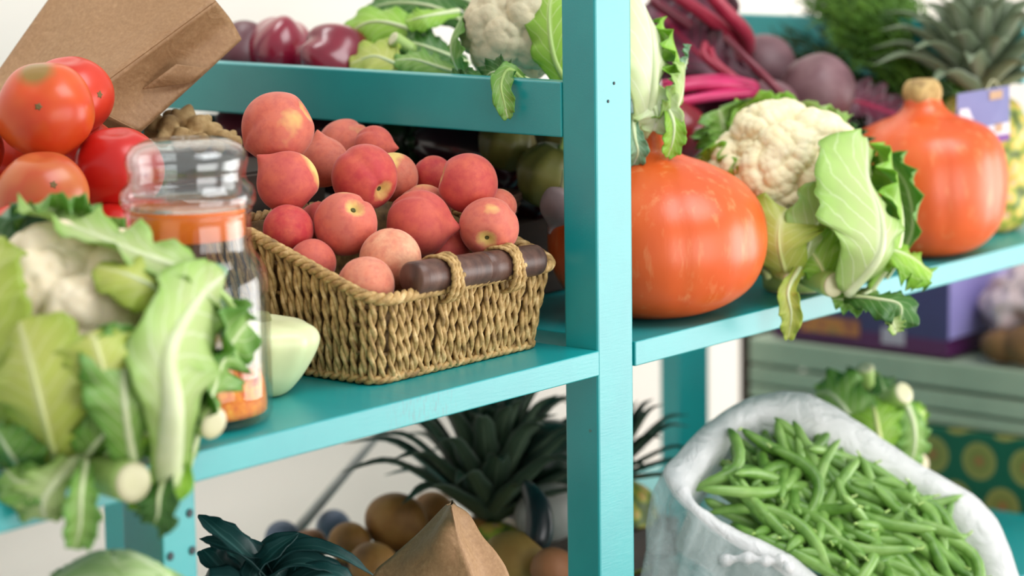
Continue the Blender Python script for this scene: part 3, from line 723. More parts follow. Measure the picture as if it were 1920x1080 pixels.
# ------------------------------------------------------------------ ginger root
GING = mat_mottled('ginger_skin', [(132, 102, 62), (176, 146, 96), (200, 172, 122)], 60, 0.75, 0.4, 160)
mb = MB(); g = np.random.default_rng(11)
for (px, py, rp, dd) in ((292, 232, 20, 2.61), (318, 220, 16, 2.63), (300, 250, 20, 2.62), (282, 246, 15, 2.62), (315, 240, 24, 2.60), (345, 228, 26, 2.62), (352, 208, 13, 2.62), (328, 212, 10, 2.61), (372, 240, 26, 2.61), (398, 250, 23, 2.62), (388, 226, 12, 2.63), (420, 262, 20, 2.61), (442, 268, 15, 2.61), (340, 258, 22, 2.59), (375, 268, 20, 2.59), (305, 262, 16, 2.59), (410, 278, 14, 2.59), (436, 252, 10, 2.62)):
    V, F = blob_geo(at(px, py, dd), rp*dd/FPX, 3, (1, 1, 0.85), cdir(.8, -.3, .2), int(px), 0.08, 2.5); mb.add(V, F)
gi = mb.build('ginger_root', [GING]); tag(gi, 'knobbly beige ginger root behind the jar lid, beside the top peach', 'ginger')
rm = gi.modifiers.new('remesh', 'REMESH'); rm.mode = 'VOXEL'; rm.voxel_size = 0.0022; rm.use_smooth_shade = True

# ------------------------------------------------------------------ cauliflowers
def curd_mat(name, c1, c2):
    return mat_mottled(name, [c1, c2], 60, 0.65, 0.35, 520, sss=0.12)
CURD = curd_mat('cream_curd', (236, 222, 178), (244, 234, 200))
CURDP = curd_mat('pinkish_curd', (240, 222, 184), (246, 234, 206))
CURDG = curd_mat('greyish_curd', (206, 198, 166), (218, 204, 170))
def fib_sites(n, g, jit):
    i = np.arange(n)+0.5; ph = np.arccos(1-2*i/n); th = np.pi*(1+5**0.5)*i
    D = np.stack([np.cos(th)*np.sin(ph), np.sin(th)*np.sin(ph), np.cos(ph)], 1)+g.normal(size=(n, 3))*jit
    return D/np.linalg.norm(D, axis=1)[:, None]
def curd_geo(c, R, ax, sub=6, seed=0, flat=0.8, counts=(22, 150, 900), amps=(0.17, 0.062, 0.016)):
    D, F = ico(sub); g = np.random.default_rng(seed); r = np.full(len(D), 1-sum(amps))
    for n, a in zip(counts, amps):
        s = fib_sites(n, g, 0.45/np.sqrt(n)); best = np.full(len(D), -1.0)
        for k in range(0, len(D), 8192): best[k:k+8192] = (D[k:k+8192]@s.T).max(axis=1)
        ang = np.arccos(np.clip(best, -1, 1)); w_ = 2.15/np.sqrt(n)
        r += a*np.sqrt(np.clip(1-(ang/w_)**2, 0, 1))
    P = D*r[:, None]*R; P[:, 2] *= flat; a, b_, axn = frame_of(ax)
    return P[:, :1]*a+P[:, 1:2]*b_+P[:, 2:]*axn+np.asarray(c), F
def cut_stem(parent, p0, p1, r, m=None, name='cut_stem'):
    p0, p1 = np.asarray(p0), np.asarray(p1); ax = p1-p0; L = np.linalg.norm(ax)
    mb = MB(); V, F = lathe_geo([(r*0.8, 0), (r*0.95, L*0.4), (r, L*0.85), (r*0.97, L*0.97)], 20, p0, ax); mb.add(V, F, 0)
    V, F = lathe_geo([(r*0.97, L*0.968), (r*0.9, L*1.0), (r*0.5, L*1.01), (r*0.03, L*1.0)], 20, p0, ax); mb.add(V, F, 1)
    return mb.build(name, [m or STEMG, CUTM], parent)

# the big one in front
k1 = at(140, 640, 2.085)
C1 = thing('cauliflower', 'big blurred cauliflower in pale green leaves in front of the tomatoes and jar', 'cauliflower', (k1[0], k1[1], 0.0))
V, F = curd_geo(k1+np.array([0, 0, 0.006]), 0.094, cdir(0.15, 0.45, .9), 6, 1, 0.9, counts=(18, 110, 700)); build('curd', V, F, CURDP, C1)
def lf1(kind, pts, hw, **kw):
    d = np.mean([p[2] for p in pts]); P = S(*pts); kw.setdefault('seed', int(abs(pts[-1][0])+pts[-1][1]))
    face = kw.pop('face', None)
    if face is None: face = k1-P[len(P)//2]
    return leaf_part(C1, kind, P, hw*d/FPX, face, kw.pop('ribm', None), **kw)
lf1('yellow', [(110, 880, 2.01), (85, 790, 1.95), (60, 690, 1.945), (35, 600, 1.98)], 112, cup=.4, ruf=.08, rib=.0035, ribm=RIBY)
lf1('yellow', [(190, 840, 2.0), (196, 720, 1.95), (178, 640, 1.95), (165, 625, 1.975)], 74, cup=.35, ruf=.08, rib=.003, ribm=RIBY)
lf1('yellow', [(0, 870, 2.05), (-40, 700, 1.99), (-60, 560, 2.0), (-40, 450, 2.06)], 110, cup=.4, ruf=.1, rib=.006, ribm=RIBY)
lf1('pale', [(310, 900, 2.0), (322, 770, 1.955), (318, 660, 1.965), (372, 560, 2.03), (420, 515, 2.1)], 104, cup=.2, ruf=.14, rib=.0125, waves=4, asym=-.25)
lf1('mid', [(250, 870, 1.985), (235, 770, 1.945), (235, 690, 1.955), (262, 640, 1.98)], 84, cup=.2, ruf=.3, rib=.004)
lf1('pale', [(440, 660, 2.13), (370, 530, 2.06), (240, 470, 2.045), (110, 415, 2.08), (60, 395, 2.12)], 74, cup=-.25, ruf=.2, rib=.007)
lf1('yellow', [(330, 640, 2.09), (310, 560, 2.03), (250, 520, 2.01), (180, 500, 2.02)], 58, cup=.3, ruf=.1, rib=.004)
lf1('mid', [(170, 620, 2.15), (150, 470, 2.14), (110, 400, 2.12), (50, 384, 2.09)], 85, cup=.2, ruf=.34, rib=.006, waves=6)
lf1('blue', [(40, 620, 2.14), (10, 470, 2.12), (-30, 420, 2.1)], 85, cup=.3, ruf=.3, rib=.006)
lf1('mid', [(255, 580, 2.15), (225, 470, 2.15), (205, 408, 2.12)], 50, cup=.2, ruf=.4, rib=.004)
lf1('dark', [(440, 580, 2.11), (395, 535, 2.085), (320, 490, 2.08), (236, 452, 2.11)], 34, cup=1.0, ruf=.08, rib=.005, ribm=STEMG, prof='x')
lf1('mid', [(350, 870, 2.07), (392, 750, 2.06), (425, 660, 2.07), (462, 605, 2.10)], 92, cup=-.15, ruf=.27, rib=.004, waves=4)
lf1('dark', [(350, 880, 2.06), (372, 800, 2.05), (392, 730, 2.07), (420, 690, 2.1)], 74, cup=.1, ruf=.4, rib=.004)
lf1('blue', [(380, 780, 2.085), (392, 650, 2.09), (405, 560, 2.11), (425, 505, 2.13)], 46, cup=.5, ruf=.2, rib=.006)
lf1('mid', [(150, 860, 2.0), (95, 885, 1.965), (40, 905, 1.955), (10, 880, 1.97)], 48, cup=-.3, ruf=.2, rib=.005, face=cdir(0, .5, .8))
lf1('pale', [(140, 865, 1.98), (100, 910, 1.955), (80, 945, 1.95), (85, 975, 1.955)], 62, cup=-.35, ruf=.2, rib=.005, face=cdir(0, -.3, 1))
lf1('mid', [(160, 865, 1.975), (152, 925, 1.945), (150, 985, 1.945), (140, 1030, 1.95)], 34, cup=.5, ruf=.25, rib=.003, face=cdir(.4, 0, 1))
lf1('dark', [(320, 870, 2.01), (300, 925, 1.975), (296, 965, 1.97), (288, 985, 1.975)], 42, cup=.2, ruf=.2, rib=.003, face=cdir(-.3, 0, 1))
lf1('bright', [(345, 850, 2.03), (330, 905, 2.0), (280, 930, 1.985), (262, 960, 1.985)], 40, cup=.4, ruf=.2, rib=.003, face=cdir(0, .2, 1))
lf1('pale', [(330, 800, 2.07), (335, 680, 2.05), (330, 590, 2.065), (345, 530, 2.10)], 80, cup=.3, ruf=.12, rib=.006)
lf1('mid', [(150, 870, 2.02), (180, 830, 1.975), (215, 800, 1.965), (250, 780, 1.97)], 60, cup=.1, ruf=.2, rib=.004)
lf1('mid', [(60, 900, 2.03), (20, 850, 1.985), (-10, 800, 1.97)], 70, cup=.2, ruf=.2, rib=.005)
lf1('bright', [(330, 880, 2.05), (300, 830, 1.99), (262, 800, 1.97), (240, 745, 1.965)], 46, cup=.2, ruf=.27, rib=.003)
cut_stem(C1, at(160, 880, 2.02), at(252, 905, 1.965), 40*1.98/FPX)
cut_stem(C1, at(340, 760, 2.07), at(402, 796, 2.045), 32*2.05/FPX)
cut_stem(C1, k1+np.array([0.0, 0.01, -0.075]), np.array([k1[0], k1[1]+0.01, 0.001]), 0.038, name='stalk')

# the crisp one between the pumpkins
k2 = at(1490, 345, 2.80)
C2 = thing('cauliflower', 'cream cauliflower with open leaves between the two orange pumpkins', 'cauliflower', (k2[0], k2[1], 0.0))
V, F = curd_geo(at(1476, 326, 2.80), 0.089, cdir(-0.1, 0.75, .65), 7, 5, 0.9, counts=(20, 150, 1000)); build('curd', V, F, CURD, C2)
def lf2(kind, pts, hw, **kw):
    d = np.mean([p[2] for p in pts]); P = S(*pts); kw.setdefault('seed', int(pts[-1][0]+pts[-1][1])); face = kw.pop('face', None)
    if face is None: face = k2-P[len(P)//2]
    return leaf_part(C2, kind, P, hw*d/FPX, face, kw.pop('ribm', None), **kw)
lf2('pale', [(1588, 552, 2.715), (1648, 480, 2.695), (1652, 405, 2.70), (1628, 335, 2.73), (1626, 258, 2.775)], 112, cup=.2, ruf=.10, rib=.006, waves=4, asym=.40, prof='x')
lf2('yellow', [(1480, 530, 2.73), (1462, 470, 2.695), (1462, 420, 2.70), (1475, 392, 2.715)], 80, cup=.3, ruf=.10, rib=.0028, ribm=RIBY)
lf2('pale', [(1500, 520, 2.73), (1520, 450, 2.705), (1545, 400, 2.715), (1555, 400, 2.735)], 60, cup=.3, ruf=.08, rib=.0035)
lf2('yellow', [(1590, 480, 2.74), (1580, 420, 2.715), (1560, 375, 2.715), (1530, 350, 2.725)], 44, cup=.3, ruf=.15, rib=.003, ribm=RIBY)
lf2('bright', [(1630, 545, 2.765), (1685, 460, 2.76), (1685, 370, 2.785), (1645, 285, 2.83)], 84, cup=.3, ruf=.22, rib=.005)
lf2('bright', [(1610, 500, 2.75), (1660, 470, 2.74), (1705, 480, 2.745), (1748, 512, 2.755)], 70, cup=-.3, ruf=.2, rib=.003, face=cdir(.2, .8, .5))
lf2('dark', [(1585, 555, 2.73), (1640, 560, 2.70), (1688, 572, 2.69), (1685, 615, 2.69)], 44, cup=-.3, ruf=.15, rib=.003, face=cdir(.1, .7, .7))
lf2('pale', [(1660, 580, 2.695), (1674, 605, 2.688), (1680, 625, 2.69)], 18, cup=.5, ruf=.3, rib=.002, face=cdir(.5, 0, 1))
lf2('yellow', [(1500, 500, 2.715), (1478, 545, 2.685), (1484, 590, 2.68), (1478, 636, 2.685)], 21, cup=.4, ruf=.5, rib=.003, waves=5, face=cdir(-.2, 0, 1))
lf2('mid', [(1400, 370, 2.86), (1368, 270, 2.88), (1348, 205, 2.87)], 84, cup=.3, ruf=.3, rib=.005)
lf2('bright', [(1450, 320, 2.90), (1425, 240, 2.90), (1400, 192, 2.87)], 80, cup=.3, ruf=.32, rib=.005)
lf2('pale', [(1540, 320, 2.90), (1520, 240, 2.90), (1500, 192, 2.87)], 84, cup=.4, ruf=.25, rib=.006)
lf2('dark', [(1590, 360, 2.88), (1585, 280, 2.88), (1572, 232, 2.87)], 64, cup=.3, ruf=.25, rib=.004)
lf2('bright', [(1600, 360, 2.86), (1620, 290, 2.85), (1600, 255, 2.83)], 42, cup=.3, ruf=.3, rib=.004)
lf2('bright', [(1400, 420, 2.80), (1352, 340, 2.79), (1316, 292, 2.80)], 58, cup=.3, ruf=.35, rib=.004)
lf2('yellow', [(1420, 440, 2.775), (1395, 370, 2.75), (1365, 345, 2.765)], 50, cup=.3, ruf=.3, rib=.004)
lf2('yellow', [(1440, 520, 2.77), (1420, 465, 2.745), (1432, 420, 2.74), (1450, 395, 2.75)], 60, cup=.3, ruf=.12, rib=.004, ribm=RIBY)
lf2('bright', [(1560, 545, 2.74), (1540, 500, 2.715), (1520, 470, 2.715), (1505, 450, 2.72)], 60, cup=.2, ruf=.12, rib=.003, ribm=RIBY)
lf2('mid', [(1660, 520, 2.80), (1710, 440, 2.81), (1700, 350, 2.84), (1660, 300, 2.86)], 60, cup=.3, ruf=.2, rib=.004)
lf2('mid', [(1640, 540, 2.77), (1600, 560, 2.735), (1560, 560, 2.72)], 34, cup=-.2, ruf=.2, rib=.003, face=cdir(0, .7, .7))
cut_stem(C2, at(1505, 512, 2.76), at(1566, 535, 2.71), 25*2.72/FPX)
cut_stem(C2, at(1425, 490, 2.76), at(1478, 522, 2.715), 11*2.72/FPX)
cut_stem(C2, k2+np.array([0, 0, -0.05]), np.array([k2[0], k2[1], 0.001]), 0.034, name='stalk')

# the one up behind the post
k3 = at(1075, 90, 2.70)
C3 = thing('cauliflower', 'greyish cauliflower lying on the rail behind the turquoise post, leaves hanging down', 'cauliflower', (k3[0], k3[1], 0.2135))
V, F = curd_geo(at(968, 55, 2.675), 0.060, cdir(-0.35, 0.2, .9), 6, 8, 0.9, counts=(16, 110, 800)); build('curd', V, F, CURDG, C3)
def lf3(kind, pts, hw, **kw):
    d = np.mean([p[2] for p in pts]); P = S(*pts); kw.setdefault('seed', int(abs(pts[-1][0]+pts[-1][1]))); face = kw.pop('face', None)
    if face is None: face = k3-P[len(P)//2]
    return leaf_part(C3, kind, P, hw*d/FPX, face, kw.pop('ribm', None), **kw)
lf3('mid', [(940, 170, 2.66), (868, 140, 2.66), (846, 80, 2.66), (875, 15, 2.68)], 34, cup=.3, ruf=.15, rib=.003)
lf3('yellow', [(960, 160, 2.72), (900, 60, 2.74), (920, -20, 2.74)], 60, cup=.3, ruf=.15, rib=.004)
lf3('bright', [(1075, 175, 2.63), (1040, 110, 2.605), (1030, 20, 2.62), (1045, -40, 2.65)], 46, cup=.3, ruf=.14, rib=.004, ribm=STEMG)
lf3('dark', [(930, 150, 2.63), (890, 145, 2.60), (862, 150, 2.60), (838, 140, 2.61)], 20, cup=.3, ruf=.4, rib=.002, face=cdir(0, .5, 1))
lf3('dark', [(990, 150, 2.60), (960, 140, 2.575), (925, 135, 2.575), (905, 150, 2.585)], 26, cup=.4, ruf=.4, rib=.003, face=cdir(0, .6, 1))
lf3('mid', [(985, 155, 2.59), (955, 130, 2.55), (940, 158, 2.518), (946, 195, 2.515), (952, 222, 2.52)], 20, cup=.4, ruf=.3, rib=.0025, face=cdir(0, .2, 1), ribm=STEMG)
lf3('white', [(1210, 255, 2.66), (1226, 150, 2.635), (1222, 60, 2.65), (1195, -20, 2.69)], 92, cup=.3, ruf=.10, rib=.008, waves=3)
lf3('bright', [(1235, 250, 2.68), (1268, 180, 2.675), (1272, 110, 2.68), (1235, 45, 2.71)], 52, cup=.25, ruf=.42, rib=.004)
lf3('pale', [(1200, 230, 2.66), (1250, 225, 2.65), (1278, 180, 2.655), (1284, 125, 2.67)], 50, cup=.3, ruf=.15, rib=.004)
lf3('white', [(1190, 150, 2.66), (1218, 185, 2.645), (1232, 215, 2.64), (1226, 246, 2.645)], 46, cup=.3, ruf=.10, rib=.006, face=cdir(0, .3, 1))
lf3('bright', [(1240, 180, 2.65), (1262, 225, 2.635), (1262, 262, 2.635), (1252, 295, 2.64)], 22, cup=.4, ruf=.15, rib=.003, face=cdir(.3, 0, 1))
lf3('blue', [(1186, 215, 2.64), (1190, 255, 2.63), (1196, 285, 2.63), (1188, 310, 2.64)], 19, cup=.4, ruf=.2, rib=.003, face=cdir(.2, 0, 1))
lf3('blue', [(1260, 170, 2.68), (1285, 120, 2.69), (1290, 92, 2.70)], 26, cup=.2, ruf=.3, rib=.003)
lf3('pale', [(1160, 200, 2.72), (1130, 100, 2.70), (1100, 0, 2.70)], 90, cup=.3, ruf=.15, rib=.006)
cut_stem(C3, at(1075, 110, 2.70), at(1170, 175, 2.70), 0.03, name='stalk')

# ------------------------------------------------------------------ pumpkins
def pumpkin_mat(name):
    m, nt, b, o = new_mat(name)
    v = coords(nt, (1, 1, 0.35)); f = noise(nt, coords(nt, (1, 1, 0.25)), 90, 4, 0.6); g_ = noise(nt, coords(nt, (1, 1, 1)), 9, 3)
    c = ramp(nt, g_, [(0.3, lin((216, 82, 20))), (0.55, lin((228, 96, 34))), (0.75, lin((234, 114, 48)))])
    c = mixc(nt, math_n(nt, 'MULTIPLY', ramp(nt, f, [(0.55, (0, 0, 0, 1)), (0.75, (1, 1, 1, 1))]), 0.38), c, lin((244, 176, 116)))
    nt.links.new(c, b.inputs['Base Color']); b.inputs['Roughness'].default_value = 0.37; b.inputs['Specular IOR Level'].default_value = 0.65
    bump(nt, b, f, 0.22, 0.0012); return m
PUMP = pumpkin_mat('pumpkin_skin'); CORK = mat_mottled('corky_stem', [(176, 140, 82), (206, 174, 114), (140, 110, 66)], 60, 0.75, 0.5, 150)
def pumpkin(label, base, ax, prof, stem, ribs, depth, sub=0):
    t = thing('pumpkin', label, 'pumpkin', base)
    rib = lambda th, u: 1-depth*(np.abs(np.cos(th*ribs/2+0.4)))**10*np.clip(math.sin(math.pi*min(1, u*1.1)), 0, 1)+0.012*np.cos(th*2+1)
    V, F = lathe_geo(smooth_prof(prof, 56), 128, base, ax, rib); build('body', V, F, PUMP, t)
    V, F = lathe_geo(smooth_prof(stem, 18), 28, base, ax, lambda th, u: 1+0.08*np.cos(5*th)); build('stem', V, F, CORK, t)
    V, F = lathe_geo([(0.001, 0.0002), (0.006, 0.0005), (0.005, 0.003), (0.001, 0.004)], 14, base, ax); build('blossom_end', V, F, CORK, t)
    return t
pb = np.array([0.199, 0.0735, 0.0])
pumpkin('orange pumpkin beside the post, half hidden by it', pb, (-0.03, 0.02, 1),
        [(0.006, 0.002), (0.034, 0.0), (0.066, 0.008), (0.094, 0.026), (0.1085, 0.052), (0.112, 0.078), (0.106, 0.106), (0.086, 0.131), (0.056, 0.1485), (0.032, 0.158), (0.0195, 0.166), (0.0155, 0.177), (0.0125, 0.187), (0.006, 0.189)],
        [(0.0128, 0.184), (0.014, 0.190), (0.0135, 0.199), (0.008, 0.203), (0.001, 0.203)], 10, 0.016)
b2 = onp(1738, 474, 2, 0.0)
pumpkin('orange pumpkin with a corky stem on the shelf end beside the pineapple', b2, (-0.02, 0.03, 1),
        [(0.006, 0.002), (0.034, 0.0), (0.064, 0.010), (0.084, 0.032), (0.0925, 0.062), (0.094, 0.090), (0.0895, 0.118), (0.077, 0.139), (0.055, 0.151), (0.034, 0.159), (0.0238, 0.168), (0.0195, 0.178), (0.012, 0.181)],
        [(0.0195, 0.175), (0.0215, 0.181), (0.0212, 0.190), (0.0165, 0.198), (0.008, 0.1995), (0.001, 0.197)], 9, 0.018)
#PART4
# ------------------------------------------------------------------ produce behind and under the rail
crate('wooden_box', 'dark wooden box under the aubergines behind the rail', 0.062, 0.272, 0.235, 0.64, 0.0005, 0.085, 2)
AUB = mat_mottled('aubergine_skin', [(34, 8, 22), (52, 10, 28), (70, 14, 34)], 12, 0.22, coat=0.5)
OLIV = mat_mottled('olive_squash_skin', [(92, 94, 40), (120, 118, 58), (136, 134, 72)], 18, 0.4)
DKGR = mat_mottled('dark_green_skin', [(20, 44, 24), (34, 62, 34)], 20, 0.3)
def long_fruit(name, label, cat, pts, rad, m, group=None, calyx=True, origin=None):
    P = catmull(pts, 30); u = np.linspace(0, 1, 30)
    R = rad*(np.clip(1-((u-0.62)/0.64)**2, 0.02, 1)**0.5)*np.minimum(1, ((1.0-u)/0.10+0.02))**0.5
    R = np.maximum(R, rad*0.06)
    t = thing(name, label, cat, P.mean(axis=0), group)
    V, F = tube_geo(P, R, 28); build('body', V, F, m, t)
    if calyx:
        ax = P[0]-P[2]; ax /= np.linalg.norm(ax)
        V, F = lathe_geo([(rad*0.55, -rad*0.35), (rad*0.5, -rad*0.05), (rad*0.22, rad*0.12), (rad*0.16, rad*0.6), (rad*0.05, rad*0.62)], 20, P[0], ax, lambda th, q: 1+0.3*np.cos(5*th)*(1-q))
        build('calyx', V, F, DKGR, t)
    return t
long_fruit('aubergine', 'glossy dark purple aubergine with a bright highlight under the rail', 'aubergine', S((775, 262, 2.82), (850, 275, 2.80), (920, 300, 2.79), (985, 345, 2.79)), 0.036, AUB, 'aubergines under the rail')
long_fruit('aubergine', 'dark aubergine low in the shadow behind the bright red peach', 'aubergine', S((800, 360, 2.86), (880, 345, 2.84), (960, 355, 2.82), (1040, 385, 2.82)), 0.036, AUB, 'aubergines under the rail')
long_fruit('aubergine', 'maroon aubergine showing beside the top peach under the rail', 'aubergine', S((560, 245, 2.88), (500, 245, 2.87), (450, 248, 2.86), (420, 262, 2.86)), 0.030, mat_mottled('maroon_skin', [(84, 24, 40), (110, 40, 56)], 12, 0.3), 'aubergines under the rail', calyx=False)
long_fruit('aubergine', 'nearly black aubergine in the shade above the creased peach', 'aubergine', S((640, 265, 2.96), (720, 285, 2.95), (800, 300, 2.95)), 0.040, AUB, 'aubergines under the rail')
long_fruit('aubergine', 'dark aubergine lying deepest under the rail behind the top peach', 'aubergine', S((440, 222, 3.04), (520, 232, 3.02), (600, 240, 3.02), (680, 250, 3.02)), 0.034, AUB, 'aubergines under the rail')
long_fruit('aubergine', 'dark aubergine deep under the rail above the small red peach', 'aubergine', S((880, 285, 3.0), (800, 262, 3.02), (720, 250, 3.04), (640, 242, 3.05)), 0.036, AUB, 'aubergines under the rail')
long_fruit('aubergine', 'dark aubergine sunk below the others behind the creased peach', 'aubergine', S((520, 290, 2.98), (610, 300, 2.96), (700, 320, 2.95), (780, 340, 2.95)), 0.040, AUB, 'aubergines under the rail')
long_fruit('aubergine', 'dark aubergine between the ginger root and the maroon one', 'aubergine', S((330, 255, 2.98), (400, 268, 2.97), (470, 285, 2.96)), 0.034, AUB, 'aubergines under the rail')
V, F = blob_geo(at(748, 262, 2.84), 0.024, 4, (1, 1, 1.15), None, 3, 0.02); tag(build('avocado', V, F, DKGR), 'dark green avocado under the rail above the yellow peach', 'avocado')
def round_squash(label, c, r, seed):
    t = thing('round_squash', label, 'squash', c)
    V, F = lathe_geo(smooth_prof([(0.004, -r*.85), (r*.6, -r*.8), (r*.97, -r*.2), (r*.95, r*.3), (r*.55, r*.78), (r*.12, r*.8)], 30), 48, c, cdir(.3, .8, .2), lambda th, u: 1+0.03*np.cos(9*th)); build('body', V, F, OLIV, t)
    V, F = lathe_geo([(r*.14, r*.76), (r*.11, r*.95), (r*.14, r*1.15), (r*.02, r*1.15)], 12, c, cdir(.3, .8, .2)); build('stem', V, F, STEMG, t)
round_squash('olive green round squash under the rail next to the post', at(1035, 330, 2.70), 0.037, 1)
round_squash('dim olive squash tucked right under the rail behind the purple aubergine', at(950, 268, 2.74), 0.030, 2)
round_squash('dark olive squash at the far end under the rail close to the post top', at(1052, 258, 2.86), 0.034, 3)
# dark wicker bowl and turnip beside the post
mb = MB(); WICK = mat_mottled('dark_wicker', [(40, 26, 18), (72, 48, 32), (110, 80, 52)], 90, 0.7, 0.4, 300)
bc = at(1005, 430, 2.66); bc[2] = 0.0
bc = np.array([0.085, 0.215, 0.085])
for k in range(34):
    a = k*2*math.pi/34; d0 = np.array([math.cos(a), math.sin(a), 0])
    V, F = tube_geo(catmull([bc+d0*0.022, bc+d0*0.034+np.array([0, 0, .016]), bc+d0*0.040+np.array([0, 0, .034])], 10), 0.0022, 6); mb.add(V, F)
for z, r in ((0.004, 0.026), (0.012, 0.031), (0.020, 0.036), (0.028, 0.039), (0.034, 0.041), (0.037, 0.041)):
    th = np.linspace(0, 2*math.pi, 60, endpoint=False); V, F = tube_geo(bc+np.column_stack([np.cos(th)*r, np.sin(th)*r, np.full(60, z)]), 0.0028, 6, closed=True); mb.add(V, F)
V, F = lathe_geo([(0.001, 0.0005), (0.022, 0.0005), (0.024, 0.003), (0.001, 0.003)], 30, bc); mb.add(V, F)
tag(mb.build('wicker_bowl', [WICK]), 'small dark wicker bowl behind the basket rim, beside the post', 'bowl')
tc_ = at(1050, 385, 2.60)
tt = thing('turnip', 'greyish mauve turnip with a pale green top against the post', 'turnip', tc_)
V, F = lathe_geo(smooth_prof([(0.001, -0.03), (0.004, -0.022), (0.016, -0.012), (0.0195, 0.0), (0.0165, 0.012), (0.006, 0.017)], 26), 32, tc_, cdir(.35, .9, 0)); build('body', V, F, mat_mottled('turnip_skin', [(104, 84, 86), (128, 108, 108)], 20, 0.5), tt)
V, F = lathe_geo([(0.006, 0.015), (0.007, 0.022), (0.010, 0.034), (0.004, 0.036)], 14, tc_, cdir(.35, .9, 0), lambda th, u: 1+0.3*np.cos(4*th)); build('stem', V, F, RIBM, tt)

# peppers on the upper ledge
PEPM = mat_mottled('purple_pepper_skin', [(96, 8, 30), (130, 16, 44), (150, 30, 56)], 10, 0.24, coat=0.4)
PEPD = mat_mottled('dusky_pepper_skin', [(70, 30, 40), (96, 48, 56)], 10, 0.4)
def pepper(label, c, r, ax, m, lobes=4, ph=0.0, h=1.15):
    t = thing('bell_pepper', label, 'pepper', c, 'purple bell peppers on the ledge'); a, b_, ax = frame_of(ax); D, F = ico(5)
    th = np.arccos(np.clip(D[:, 2], -1, 1)); pp = np.arctan2(D[:, 1], D[:, 0])
    R = 1+0.10*np.cos(lobes*pp+ph)*np.sin(th)**1.2+0.06*np.cos(lobes*pp+ph)*np.cos(th)**2*np.sin(th)-0.32*np.exp(-(th/0.33)**2)-0.14*np.exp(-((np.pi-th)/0.35)**2)
    P = D*R[:, None]*r; P[:, 2] *= h; P[:, :2] *= (1+0.12*D[:, 2:3])
    build('body', c+P[:, :1]*a+P[:, 1:2]*b_+P[:, 2:]*ax, F, m, t)
    V, F = tube_geo(catmull([c+ax*r*h*0.62, c+ax*r*h*0.9, c+ax*r*h*1.15+a*r*0.15], 10), [0.0085, 0.006, 0.005, .005, .005, .005, .005, .005, .0055, .006], 10); build('stem', V, F, STEMG, t)
pepper('big purple-red two-lobed pepper on the ledge beside the paper bag', at(524, 96, 2.90), 0.040, cdir(-.2, -.95, .1), PEPM, 3, 0.6, 1.0)
pepper('glossy crimson pepper on the ledge just above the rail', at(624, 118, 2.84), 0.040, cdir(.75, -.5, -.2), PEPM, 3, 2.2, 1.05)
pepper('dusky purple pepper half hidden behind the paper bag', at(462, 102, 2.91), 0.033, cdir(-.9, .2, -.2), PEPD, 3, 1.0, 1.0)
# leafy greens on the ledge
gk = at(770, 95, 2.84)
GR = thing('leafy_greens', 'bunch of leafy salad greens on the ledge between peppers and cauliflower', 'greens', (gk[0], gk[1], 0.2135))
def lfg(kind, pts, hw, **kw):
    d = np.mean([p[2] for p in pts]); face = kw.pop('face', cdir(0.05, .45, .9))
    return leaf_part(GR, kind, S(*pts), 1.0*hw*d/FPX, face, seed=int(abs(pts[-1][0])), **kw)
lfg('bright', [(835, 95, 2.82), (760, 52, 2.82), (690, 42, 2.84), (632, 82, 2.86)], 46, cup=-.35, ruf=.1, rib=.004)
lfg('yellow', [(800, 140, 2.78), (740, 118, 2.76), (700, 105, 2.78), (655, 120, 2.80)], 52, cup=-.2, ruf=.12, rib=.003)
lfg('dark', [(900, 60, 2.84), (820, 15, 2.86), (740, 5, 2.88), (680, 20, 2.9)], 42, cup=-.3, ruf=.12, rib=.003)
lfg('dark', [(880, 120, 2.82), (820, 95, 2.80), (770, 80, 2.80), (740, 85, 2.82)], 48, cup=-.2, ruf=.2, rib=.003)
lfg('mid', [(900, 150, 2.76), (830, 128, 2.74), (780, 112, 2.745), (740, 112, 2.76)], 30, cup=-.3, ruf=.2, rib=.003)
lfg('dark', [(900, 10, 2.9), (810, -25, 2.92), (720, -30, 2.92)], 50, cup=-.2, ruf=.15, rib=.003)
lfg('bright', [(860, 20, 2.84), (800, 30, 2.80), (760, 40, 2.80)], 26, cup=-.3, ruf=.1, rib=.003)
cut_stem(GR, at(775, 95, 2.80), at(736, 72, 2.785), 0.008)
lfg('dark', [(850, 180, 2.80), (800, 165, 2.78), (720, 150, 2.79)], 34, cup=-.2, ruf=.1, rib=.003)

# ------------------------------------------------------------------ right bay
crate('wooden_box', 'long dark wooden box carrying the beetroots and herbs in the next bay', 0.30, 0.875, 0.235, 0.585, 0.0005, 0.105, 2)
V, F = lathe_geo(smooth_prof([(0.002, -0.034), (0.018, -0.031), (0.034, -0.008), (0.0335, 0.010), (0.018, 0.029), (0.006, 0.038), (0.004, 0.05)], 30), 40, at(1266, 244, 2.97), cdir(-.3, .8, .3))
tag(build('red_onion', V, F, mat_mottled('red_onion_skin', [(110, 10, 24), (140, 22, 36)], 8, 0.25, stretch=(6, 6, 1))), 'shiny dark red onion between the hanging leaves and the cream cauliflower', 'onion')
BEETM = mat_mottled('beetroot_skin', [(92, 62, 68), (112, 78, 84), (128, 96, 100)], 24, 0.5, 0.2, 120)
BSTEM = mat_mottled('beet_stem', [(182, 24, 84), (214, 50, 112)], 20, 0.35); BSTD = mat_mottled('dark_beet_stem', [(96, 28, 44), (126, 44, 62)], 20, 0.4)
BSTR = mat_mottled('red_beet_stalk', [(142, 26, 54), (172, 48, 72)], 20, 0.4)
